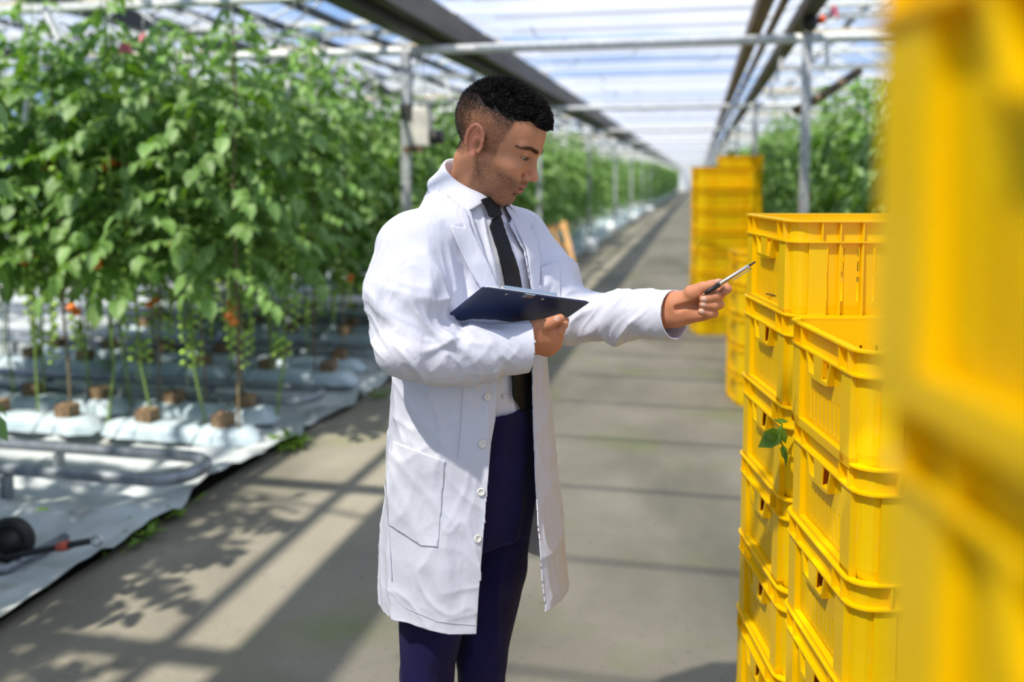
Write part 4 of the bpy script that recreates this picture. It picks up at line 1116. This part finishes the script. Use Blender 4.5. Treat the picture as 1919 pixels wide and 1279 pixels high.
ls_ = (hc_ < .016) & (hc_ > .006) & (np.abs(np.abs(hb_) - .032) < .013) & (ha_ > .080)

# ---- clothes --------------------------------------------------------------
def cloth_mat(name, c, rough=.8, weave=900, b=.12, sheen=.2, trans=0.0):
    m = mat(name, c, rough, bump=b, bscale=weave, sheen=sheen, trans=trans, spec=.25, detail=2); return m
M_coat = mat('white_cotton', srgb(224, 225, 236), .82, bump=.42, bscale=24, spec=.2, trans=.10, tcol=srgb(236, 232, 238), stretch=(1, 1, .55))
M_shirt = mat('shirt_cotton', srgb(228, 228, 236), .7, bump=.2, bscale=30, spec=.3)
M_trou = mat('navy_wool', srgb(25, 19, 68), .8, col2=srgb(20, 15, 56), scale=20, bump=.15, bscale=60, sheen=.05, spec=.2)
M_tie = mat('black_silk', srgb(18, 18, 21), .5, bump=.15, bscale=300, spec=.25)
M_seam = mat('stitch', srgb(206, 206, 222), .9); M_button = mat('pearl_button', srgb(236, 232, 222), .25)
M_shoe = mat('black_leather', srgb(20, 18, 18), .3)
def cut(V, F, g, it=3):
    """drop what lies where g > 0 and pull the rim onto g = 0"""
    gv = g(V); keep = (gv[F] < 0).any(1); F = F[keep]; V, F = compact(V, F)
    gv = g(V); out = gv > 0
    idx = np.nonzero(out)[0]
    for _ in range(it):
        P = V[idx]; g0 = g(P); e = 5e-4
        G = np.stack([(g(P + np.eye(3)[d] * e) - g0) / e for d in range(3)], -1); n2 = (G * G).sum(1)
        V[idx] = P - G * (g0 / np.maximum(n2, 1e-9))[:, None].clip(-.01, .01)
    return V, F
def solidify(o, t, off_=-1):
    md = o.modifiers.new('thickness', 'SOLIDIFY'); md.thickness = t; md.offset = off_; return o
A45 = -PI / 4      # rotated so that the ellipse's second axis is the shoulder line
# sections (z, l, f, front-back half, side half)
def secs(lst): return [(z, l, f, a, b, -PI / 4) for (z, l, f, a, b) in lst]
g0 = .0035
C = Field(axis_pts([(-.36, .36, g0)]), axis_pts([(1.53, 2.14, g0)]), axis_pts([(.62, 1.66, g0)]))
C.loft(secs([(.60, -.086, 1.926, .212, .220), (.80, -.086, 1.910, .190, .216), (.95, -.086, 1.902, .166, .200), (1.10, -.086, 1.89, .143, .192), (1.22, -.086, 1.885, .134, .182), (1.33, -.09, 1.88, .132, .184), (1.41, -.093, 1.88, .122, .172), (1.47, -.096, 1.882, .100, .135), (1.52, -.10, 1.886, .078, .098), (1.575, -.103, 1.892, .066, .074)]), .02)
C.chain([nb + [-.005, .0, .020], sh_r + [.025, .03, .006]], [.068, .066], .04)
C.chain([nb + [.0, .01, .010], sh_l + [-.02, -.02, .004]], [.064, .060], .03)
C.chain([sh_r, (sh_r + el_r) / 2 + [-.006, -.004, 0], el_r + [-.004, 0, .010]], [.078, .078, .070], .035)
C.chain([el_r + [-.002, 0, .004], el_r * .72 + wr_r * .28 + [0, -.002, -.011], el_r * .45 + wr_r * .55 + [0, -.003, -.016], wr_r + (wr_r - el_r) * .10], [.069, .060, .053, .051], .022)
C.chain([sh_l, (sh_l + el_l) / 2, el_l], [.066, .062, .057], .03)
C.chain([el_l, (el_l + wr_l) / 2, wr_l + (wr_l - el_l) * .06], [.057, .055, .0495], .02)
V, Fq = C.surface(); V = smooth_v(V, Fq, 3, .5)
solid = BVHTree.FromPolygons([tuple(v) for v in V], [tuple(f) for f in Fq.tolist()])
CAMP = Vector((0, 0, CAMZ))
# folds
def seg_t(V, a, b):
    d = b - a; t = ((V - a) @ d) / (d @ d); tc = np.clip(t, 0, 1); r = V - a - tc[:, None] * d; return t, np.linalg.norm(r, axis=1), r
def ang(r, ax):
    ax = ax / np.linalg.norm(ax); u = np.cross(ax, (0, 0, 1.0)); u /= np.linalg.norm(u); w = np.cross(ax, u); return np.arctan2(r @ w, r @ u)
def ridge(x, p=2.0): return np.maximum(1 - np.abs(x), 0) ** p
N_ = vnormals(V, Fq); disp = np.zeros(len(V))
def arm_folds(a, b, w0, w1, freq, amp, tw, seed, rad):
    global disp
    t, dist, r = seg_t(V, a, b); L = np.linalg.norm(b - a); th = ang(r, b - a)
    S_ = np.stack([t * L * freq + tw * np.cos(th + seed), .55 * np.cos(th) + seed * 3.1, .55 * np.sin(th) + t * L * 2], -1)
    n1 = vnoise(S_, 1.0, seed); n2 = vnoise(S_, 2.1, seed + 4)
    w = sstep(t, w0[0], w0[1]) * (1 - sstep(t, w1[0], w1[1])) * (1 - sstep(dist, rad, rad + .05))
    disp += w * amp * ((ridge(n1 * 1.6, 2.2) - .42) * 1.15 + .45 * (ridge(n2 * 1.5, 2) - .4))
arm_folds(el_r, wr_r, (-.4, .0), (.75, 1.0), 20, .0080, 1.5, 2, .085)
arm_folds(sh_r, el_r, (.25, .6), (1.0, 1.25), 14, .0075, 1.3, 5, .10)
arm_folds(sh_r, el_r, (-.1, .2), (.6, .9), 9, .0060, 2.2, 8, .10)
arm_folds(el_l, wr_l, (-.3, .1), (.70, 1.0), 22, .0080, 1.4, 11, .08)
arm_folds(sh_l, el_l, (.2, .55), (1.0, 1.3), 20, .0085, 1.4, 13, .09)
# torso drape
body = (np.abs(V[:, 0] + .085) < .26) & (V[:, 2] < 1.47)
th = np.arctan2(V[:, 1] - 1.885, V[:, 0] + .085)
wv = sstep(1.47 - V[:, 2], 0, .1)
dd_r = np.minimum(seg_t(V, sh_r, el_r)[1], seg_t(V, el_r, wr_r)[1]); dd_l = np.minimum(seg_t(V, sh_l, el_l)[1], seg_t(V, el_l, wr_l)[1])
tor = sstep(np.minimum(dd_r, dd_l), .075, .12)
Sv = np.stack([th * 2.6 + .6 * vnoise(V, 3.0, 2), V[:, 2] * 1.6, 0 * th], -1)
amp = .0035 + .0085 * sstep(1.15 - V[:, 2], 0, .45)
disp += tor * wv * amp * (ridge(vnoise(Sv, 1.0, 21) * 1.5, 1.6) - .5)
Sv2 = np.stack([th * 3.2 + V[:, 2] * 5.0, V[:, 2] * 4.5 - th * 1.5, 0 * th], -1)
disp += tor * .0042 * (ridge(vnoise(Sv2, 1.1, 25) * 1.6, 2.4) - .35)
Sv3 = np.stack([V[:, 0] * 9 + V[:, 2] * 9, V[:, 2] * 4 - V[:, 0] * 4, V[:, 1] * 6], -1)
disp += .0030 * tor * (ridge(vnoise(Sv3, 1.6, 33) * 1.6, 2.5) - .35)
for fq, am, sd in ((12, .0018, 61), (21, .0007, 67)):
    wp = V * fq + 1.6 * np.stack([vnoise(V, 7, sd + 1), vnoise(V, 7, sd + 2), vnoise(V, 7, sd + 3)], -1); wp[:, 2] *= .55
    disp += am * ridge(vnoise(wp, 1.0, sd) * 2.2, 3.0)
# crease where the sleeve meets the body
t_, d_, r_ = seg_t(V, sh_r, el_r)
disp -= .010 * np.exp(-((d_ - .100) / .010) ** 2) * sstep(t_, .1, .35) * (1 - sstep(t_, 1.0, 1.1)) * sstep(V[:, 0], -.20, -.15)
V = V + N_ * disp[:, None]
V = smooth_v(V, Fq, 1, .3)
# cuts: hem, neck, cuffs, front opening
HEM = .665
def ipx(ypts, xpts): return lambda y: np.interp(y, ypts, xpts)
eL = ipx([360, 400, 470, 545, 640, 700, 786, 830, 947, 1113, 1194, 1300], [878, 884, 906, 934, 940, 934, 929, 921, 911, 898, 893, 888])
eR = ipx([360, 400, 470, 560, 640, 786, 895, 982, 1092, 1131, 1300], [936, 946, 984, 1002, 998, 1001, 1005, 1010, 1018, 1023, 1030])
def g_open(P):
    px, py = proj(P); s = (P[:, 0] + .085) * .707 - (P[:, 1] - 1.885) * .707      # in front of the chest plane
    d = np.minimum(px - eL(py), eR(py) - px) / 900.0
    da = np.minimum(seg_t(P, el_r, wr_r + (wr_r - el_r) * .2)[1], seg_t(P, sh_r, el_r)[1]) - .084
    return np.minimum(np.minimum(d, da), np.minimum((s - .03), (1.53 - P[:, 2])))
nax0 = np.array((-.098, 1.888, 1.40)); nax1 = np.array((-.072, 1.868, 1.66))
def g_neck(P):
    t, d, r = seg_t(P, nax0, nax1 + (nax1 - nax0)); back = (P[:, 0] + .085) * .707 - (P[:, 1] - 1.885) * .707
    return np.minimum(.091 - d, P[:, 2] - 1.46)
def g_cuff(p, q, off_): 
    ax = (q - p) / np.linalg.norm(q - p); return lambda P: np.minimum((P - q) @ ax - off_, .09 - np.linalg.norm(P - q, axis=1))
def refine_cut(V, F):
    V, F = cut(V, F, lambda P: HEM - P[:, 2] + .004 * np.sin(P[:, 0] * 22))
    V, F = cut(V, F, g_cuff(el_r, wr_r, .012)); V, F = cut(V, F, g_cuff(el_l, wr_l, .004))
    V, F = cut(V, F, g_neck)
    V, F = cut(V, F, g_open)
    return V, F
V, Fq = refine_cut(V, Fq)
coat = part('lab_coat', V, Fq, M_coat); solidify(coat, .0028)
# ---- shirt (lighter body of the same build), trousers
Sh = Field(axis_pts([(-.30, .16, .004)]), axis_pts([(1.66, 2.08, .004)]), axis_pts([(1.04, 1.62, .004)]))
Sh.loft(secs([(1.04, -.080, 1.885, .100, .136), (1.10, -.082, 1.885, .108, .146), (1.22, -.086, 1.885, .112, .155), (1.33, -.09, 1.882, .114, .160), (1.41, -.092, 1.882, .108, .150), (1.47, -.094, 1.884, .088, .115), (1.52, -.093, 1.884, .070, .080), (1.58, -.086, 1.878, .058, .058)]), .02)
V, Fq = Sh.surface(); V = smooth_v(V, Fq, 2, .5)
N_ = vnormals(V, Fq); th = np.arctan2(V[:, 1] - 1.885, V[:, 0] + .085)
Sv = np.stack([th * 3.5 + V[:, 2] * 3, V[:, 2] * 9, 0 * th], -1); V = V + N_ * (.005 * (ridge(vnoise(Sv, 1.2, 41) * 1.5, 2) - .45))[:, None]
shirt_bvh = BVHTree.FromPolygons([tuple(v) for v in V], [tuple(f) for f in Fq.tolist()])
V, Fq = cut(V, Fq, lambda P: P[:, 2] - 1.562 - .30 * ((P[:, 0] + .085) * -.707 + (P[:, 1] - 1.875) * .707))
shirt = part('shirt', V, Fq, M_shirt)
T = Field(axis_pts([(-.34, .16, .005)]), axis_pts([(1.66, 2.12, .005)]), axis_pts([(.03, 1.13, .005)]))
T.loft(secs([(.80, -.083, 1.885, .098, .130), (.92, -.083, 1.886, .118, .160), (1.02, -.080, 1.886, .117, .155), (1.095, -.080, 1.885, .115, .151)]), .03)
for h_, k_, a_ in ((hp_r, kn_r, an_r), (hp_l, kn_l, an_l)):
    T.chain([h_, (h_ + k_) / 2, k_, a_], [.094, .081, .058, .050], .012)
V, Fq = T.surface(); V = smooth_v(V, Fq, 2, .5); N_ = vnormals(V, Fq)
Sv = np.stack([V[:, 0] * 14, V[:, 2] * 5, V[:, 1] * 14], -1); V = V + N_ * (.006 * (ridge(vnoise(Sv, 1.0, 51) * 1.5, 2) - .4))[:, None]
V, Fq = cut(V, Fq, lambda P: .05 - P[:, 2]); V, Fq = cut(V, Fq, lambda P: P[:, 2] - 1.092)
tro = part('trousers', V, Fq, M_trou)
# belt loop line and fly
# ---- shoes
for a_ in (an_r, an_l):
    f_ = Field(axis_pts([(a_[0] - .12, a_[0] + .26, .005)]), axis_pts([(a_[1] - .26, a_[1] + .12, .005)]), axis_pts([(-.006, .16, .005)]))
    f_.cap(a_ + [0, 0, -.02] - FW * .03, a_ + [0, 0, -.045] + FW * .06, .045, .042, .02); f_.cap(a_ + [0, 0, -.05] + FW * .04, a_ + [0, 0, -.055] + FW * .17, .045, .032, .03)
    f_.cap(a_ + [0, 0, .03], a_ + [0, 0, -.03], .046, .048, .02)
    v_, q_ = f_.surface(); v_[:, 2] = np.maximum(v_[:, 2], .001); part('shoe', smooth_v(v_, q_, 2), q_, M_shoe)
# ---- sheets of cloth laid on the coat or shirt
def lay(name, poly, bvh, off_, m, thick=.0016, step=4.0, parent=None, bulge=None, default_f=1.78, edge_lift=0):
    """a patch outlined in the photo's pixels, dropped onto the modelled cloth and lifted off_ metres"""
    poly = [np.array(p, float) for p in poly]; n = len(poly)
    bm = bmesh.new(); 
    # dense outline
    out = []
    for i in range(n):
        a, b = poly[i], poly[(i + 1) % n]; k = max(1, int(np.linalg.norm(b - a) / step))
        for j in range(k): out.append(a + (b - a) * j / k)
    O = np.array(out); x0, y0 = O.min(0); x1, y1 = O.max(0)
    def inside(p):
        c = False; j = len(poly) - 1
        for i in range(len(poly)):
            a, b = poly[i], poly[j]
            if (a[1] > p[1]) != (b[1] > p[1]) and p[0] < (b[0] - a[0]) * (p[1] - a[1]) / (b[1] - a[1]) + a[0]: c = not c
            j = i
        return c
    pts = [tuple(o) for o in out]; ed = [(i, (i + 1) % len(out)) for i in range(len(out))]
    gy = y0 + step
    while gy < y1:
        gx = x0 + step
        while gx < x1:
            p = np.array((gx, gy))
            if inside(p) and np.min(np.linalg.norm(O - p, axis=1)) > step * .6: pts.append((gx, gy))
            gx += step
        gy += step
    from mathutils.geometry import delaunay_2d_cdt
    vs, _, fs, _, _, _ = delaunay_2d_cdt([Vector(p) for p in pts], ed, [], 1, .01)
    W3 = []; last = default_f
    for v in vs:
        q = Vector(Q(v.x, v.y, 1.0)); d = (q - CAMP).normalized(); h = bvh.ray_cast(CAMP, d)
        if h[0] is not None: p = h[0]; nn = h[1] if h[1].dot(d) < 0 else -h[1]; last = p.y; p = p + nn * off_ * .6 - d * off_ * .6
        else: p = Vector(Q(v.x, v.y, last - off_))
        W3.append(np.array(p))
    W3 = np.array(W3); F3 = [tuple(f) for f in fs]
    mb = MB(); mb.add(W3, F3); o = part_mb(name, mb, m, True, parent); 
    md = o.modifiers.new('s', 'SMOOTH'); md.iterations = 3; md.factor = .4
    solidify(o, thick, 0); return o
me_ = coat.data; n_ = len(me_.vertices); co = np.empty(n_ * 3, np.float32); me_.vertices.foreach_get('co', co); cv = co.reshape(-1, 3) + OFF.astype(np.float32)
coat_bvh = BVHTree.FromPolygons([tuple(map(float, v)) for v in cv], [tuple(p.vertices) for p in me_.polygons])
lay('lapel', [(862, 386), (874, 396), (884, 432), (905, 474), (926, 520), (940, 560), (944, 592), (928, 592), (904, 548), (880, 510), (860, 472), (846, 440), (841, 424), (868, 428), (860, 404)], solid, .007, M_coat)
lay('lapel', [(944, 388), (958, 386), (985, 402), (1003, 418), (992, 428), (1008, 452), (1012, 500), (1006, 570), (1001, 590), (995, 545), (984, 470), (958, 415)], solid, .006, M_coat)
pk = lay('pocket', [(736, 826), (836, 864), (822, 1028), (788, 1024), (728, 985), (722, 900)], coat_bvh, .0010, M_coat, thick=.0012)
lay('breast_pocket', [(1012, 500), (1040, 490), (1050, 492), (1052, 560), (1016, 560)], coat_bvh, .0018, M_coat, thick=.0012)
# placket stitching and seams
def line_on(name, pts, bvh, r=.0009, m=None, off_=.002, n=40):
    pts = [np.array(p, float) for p in pts]; out = []
    L = [0]; 
    for i in range(1, len(pts)): L.append(L[-1] + np.linalg.norm(pts[i] - pts[i - 1]))
    for k in range(n + 1):
        s = L[-1] * k / n; x = np.interp(s, L, [p[0] for p in pts]); y = np.interp(s, L, [p[1] for p in pts])
        d = (Vector(Q(x, y, 1.0)) - CAMP).normalized(); h = bvh.ray_cast(CAMP, d)
        if h[0] is not None: out.append(h[0] - d * off_)
    if len(out) > 3:
        mb = MB(); mb.tube(out, r, 5); return part_mb(name, mb, m or M_seam)
line_on('seam', [(868, 720), (864, 790), (858, 860)], coat_bvh, .0007)
line_on('seam', [(712, 1092), (760, 1140), (820, 1165), (892, 1172)], coat_bvh, .0005)
line_on('seam', [(733, 720), (727, 820), (730, 1000), (735, 1090)], coat_bvh, .0007)
def button(px, py, bvh, r=.0085):
    d = (Vector(Q(px, py, 1.0)) - CAMP).normalized(); h = bvh.ray_cast(CAMP, d)
    if h[0] is None: return
    nn = h[1] if h[1].dot(d) < 0 else -h[1]; R_ = nn.to_track_quat('Z', 'Y').to_matrix(); mb = MB(); prof = [(0, .0008), (.0045, .0008), (.0055, .0022), (r - .001, .0022), (r, .0008), (r, 0)]
    c = h[0] + nn * .0022; k = 20
    for (a, z) in prof:
        for j in range(k): mb.v.append(tuple(c + R_ @ Vector((a * math.cos(2 * PI * j / k), a * math.sin(2 * PI * j / k), z))))
    for i in range(len(prof) - 1):
        for j in range(k): mb.f.append((i * k + j, i * k + (j + 1) % k, (i + 1) * k + (j + 1) % k, (i + 1) * k + j)); mb.m.append(0)
    o = part_mb('button', mb, M_button)
    for a in (45, 225):
        q = c + R_ @ Vector((.0022 * math.cos(math.radians(a)), .0022 * math.sin(math.radians(a)), .0012)); mb = MB(); mb.sphere(q, .0009, 8, 5); part_mb('button_hole', mb, M_seam, parent=o)
for p in ((913, 744), (904, 832), (902, 922), (895, 1010)): button(p[0], p[1], coat_bvh)
# ---- collars: rings round the neck
def collar(name, prof, th0, th1, m, n=64, thick=.0025, lead=None):
    """prof(theta) -> list of (radius, dz) from the neck edge outwards; theta 0 = front of the neck"""
    Vv = []; k = None
    for i in range(n + 1):
        t = th0 + (th1 - th0) * i / n; pr = prof(t); k = len(pr)
        for (r, dz) in pr:
            c = np.array((-.081, 1.874, 1.582)); c = c + FW * (math.cos(t) * r) + RT * (math.sin(t) * r); Vv.append(c + np.array((0, 0, dz - .038 * math.cos(t) * (r / .062))))
    F_ = [(i * k + j, i * k + j + 1, (i + 1) * k + j + 1, (i + 1) * k + j) for i in range(n) for j in range(k - 1)]
    o = part(name, np.array(Vv), np.array(F_), m); solidify(o, thick, 0); sb = o.modifiers.new('sub', 'SUBSURF'); sb.levels = 1; sb.render_levels = 1; return o
def prof_shirt(t):
    d = abs(math.atan2(math.sin(t), math.cos(t)))            # 0 front .. pi back
    w_ = min(max((d - .30) / .66, 0), 1); pt = math.exp(-((d - .96) / .25) ** 2)
    drop = .005 + .029 * w_ + .006 * pt; out = .0665 + .015 * w_ + .006 * pt
    return [(.057, -.030), (.059, -.012), (.0605, .0), (.063, .003), (.066, .0), (.066 + (out - .066) * .5, -drop * .5), (out, -drop)]
collar('shirt_collar', prof_shirt, .20, 2 * PI - .20, M_shirt)
def prof_coat(t):
    d = abs(math.atan2(math.sin(t), math.cos(t)))
    f = sstep(d, .7, 1.5)
    return [(.065, -.030), (.067, -.022 + .004 * f), (.071, -.018 + .004 * f), (.079, -.027), (.088, -.041), (.100, -.056)]
collar('coat_collar', prof_coat, .95, 2 * PI - .95, M_coat)
# ---- tie
tie_a = [(902, 374), (926, 372), (932, 398), (936, 408), (946, 440), (960, 478), (970, 510), (978, 560), (990, 640), (1000, 700), (999, 745), (978, 776), (957, 742), (955, 700), (952, 640), (946, 560), (940, 520), (928, 470), (913, 425), (910, 408), (912, 398)]
tie = lay('tie', tie_a[2:19] , shirt_bvh, .010, M_tie, thick=.003)
kn = lay('tie_knot', [(898, 374), (912, 369), (926, 371), (933, 396), (936, 407), (923, 411), (911, 408), (908, 396)], shirt_bvh, .014, M_tie, thick=.006, parent=tie)
line_on('shirt_placket', [(918, 412), (935, 450), (948, 500), (955, 560)], shirt_bvh, .0008, M_seam)
button(944, 742, shirt_bvh, .005)
# ---- clipboard
cb_B, cb_C = P3(905, 540, 1.62), P3(1105, 568, 1.772)
ex = cb_C - cb_B; ex /= np.linalg.norm(ex); e1 = np.cross(ex, (0, 0, 1.0)); e1 /= np.linalg.norm(e1); e2 = np.cross(ex, e1); best = None
for k_ in range(720):
    v_ = e1 * math.cos(k_ * PI / 360) + e2 * math.sin(k_ * PI / 360)
    if v_[1] < 0: continue
    x_, y_ = proj(cb_C + .1 * v_); x0_, y0_ = proj(cb_C); s_ = abs((y_ - y0_) * -.82 - (x_ - x0_) * .57) + (1e3 if x_ > x0_ else 0)
    if best is None or s_ < best[0]: best = (s_, v_)
ey = best[1]; ez = np.cross(ex, ey)
if ez[2] < 0: ez = -ez                                     # paper side faces away from the viewpoint
CBW = float(np.linalg.norm(cb_C - cb_B)); CBL = .31
M_board = mat('navy_board', srgb(34, 48, 88), .35, spec=.5); M_paper = mat('paper', srgb(244, 244, 248), .8); M_chrome = mat('clip_steel', srgb(200, 204, 204), .22, .9)
Mcb = Matrix(((ex[0], ey[0], ez[0], cb_B[0]), (ex[1], ey[1], ez[1], cb_B[1]), (ex[2], ey[2], ez[2], cb_B[2]), (0, 0, 0, 1)))
Mw = Matrix.Rotation(YAW, 4, 'Z') @ Mcb
cbo = MB().box(0, CBW, 0, CBL, 0, .0032).mesh('clipboard', M_board, False); cbo = link('clipboard', cbo); cbo.matrix_world = Mw; bevel(cbo, .0012)
tag(cbo, 'navy blue clipboard with a steel clip held in his right hand', 'clipboard')
MB().box(.010, CBW - .006, -.001, CBL - .01, .0034, .0052).build('paper', M_paper, cbo)
MB().box(.050, .180, -.0015, .022, .005, .0115).build('clip', M_chrome, cbo)
MB().tube([(.047, .004, .008), (.183, .004, .008)], .0036, 12).build('clip_bar', M_chrome, cbo, True)
MB().tube([(.034, .002, .004), (.040, -.006, .012), (.046, .003, .006)], .0012, 6).build('clip_wire', M_chrome, cbo, True)
MB().box(.098, .122, -.003, .010, -.0022, -.0002).build('clip_plate', M_chrome, cbo)
for x in (.062, .150): MB().tube([(x, .010, -.0012), (x, .010, .0)], .0035, 12).build('rivet', M_chrome, cbo, True)
# ---- pen
pa, pb = P3(1319, 552, 1.703), P3(1416, 491, 1.700)
d = Vector(pb - pa); Lp = d.length; Rp = d.to_track_quat('Z', 'Y').to_matrix().to_4x4(); Mp = Matrix.Rotation(YAW, 4, 'Z') @ Matrix.Translation(Vector(pa)) @ Rp
M_grip = mat('rubber_grip', srgb(24, 22, 22), .55); M_pen = mat('pen_steel', srgb(196, 186, 176), .2, .9)
pen = link('pen', MB().tube([(0, 0, Lp * .30), (0, 0, Lp * .34), (0, 0, Lp * .86), (0, 0, Lp * .88)], [.0040, .0043, .0041, .0032], 16).mesh('pen', M_pen)); pen.matrix_world = Mp
tag(pen, 'silver ballpoint pen with a black grip pointing at the crates', 'pen')
MB().tube([(0, 0, Lp * .02), (0, 0, Lp * .10), (0, 0, Lp * .30)], [.0022, .0044, .0045], 14).build('grip', M_grip, pen, True)
MB().tube([(0, 0, -Lp * .03), (0, 0, Lp * .03)], [.0006, .0022], 10).build('nib', M_pen, pen, True)
MB().tube([(0, 0, Lp * .87), (0, 0, Lp * 1.0)], [.0022, .0020], 12).build('push_button', M_dark, pen, True)
MB().box(-.0012, .0012, -.0078, -.0064, Lp * .52, Lp * .88).box(-.0012, .0012, -.0078, -.003, Lp * .86, Lp * .88).build('pocket_clip', M_pen, pen)
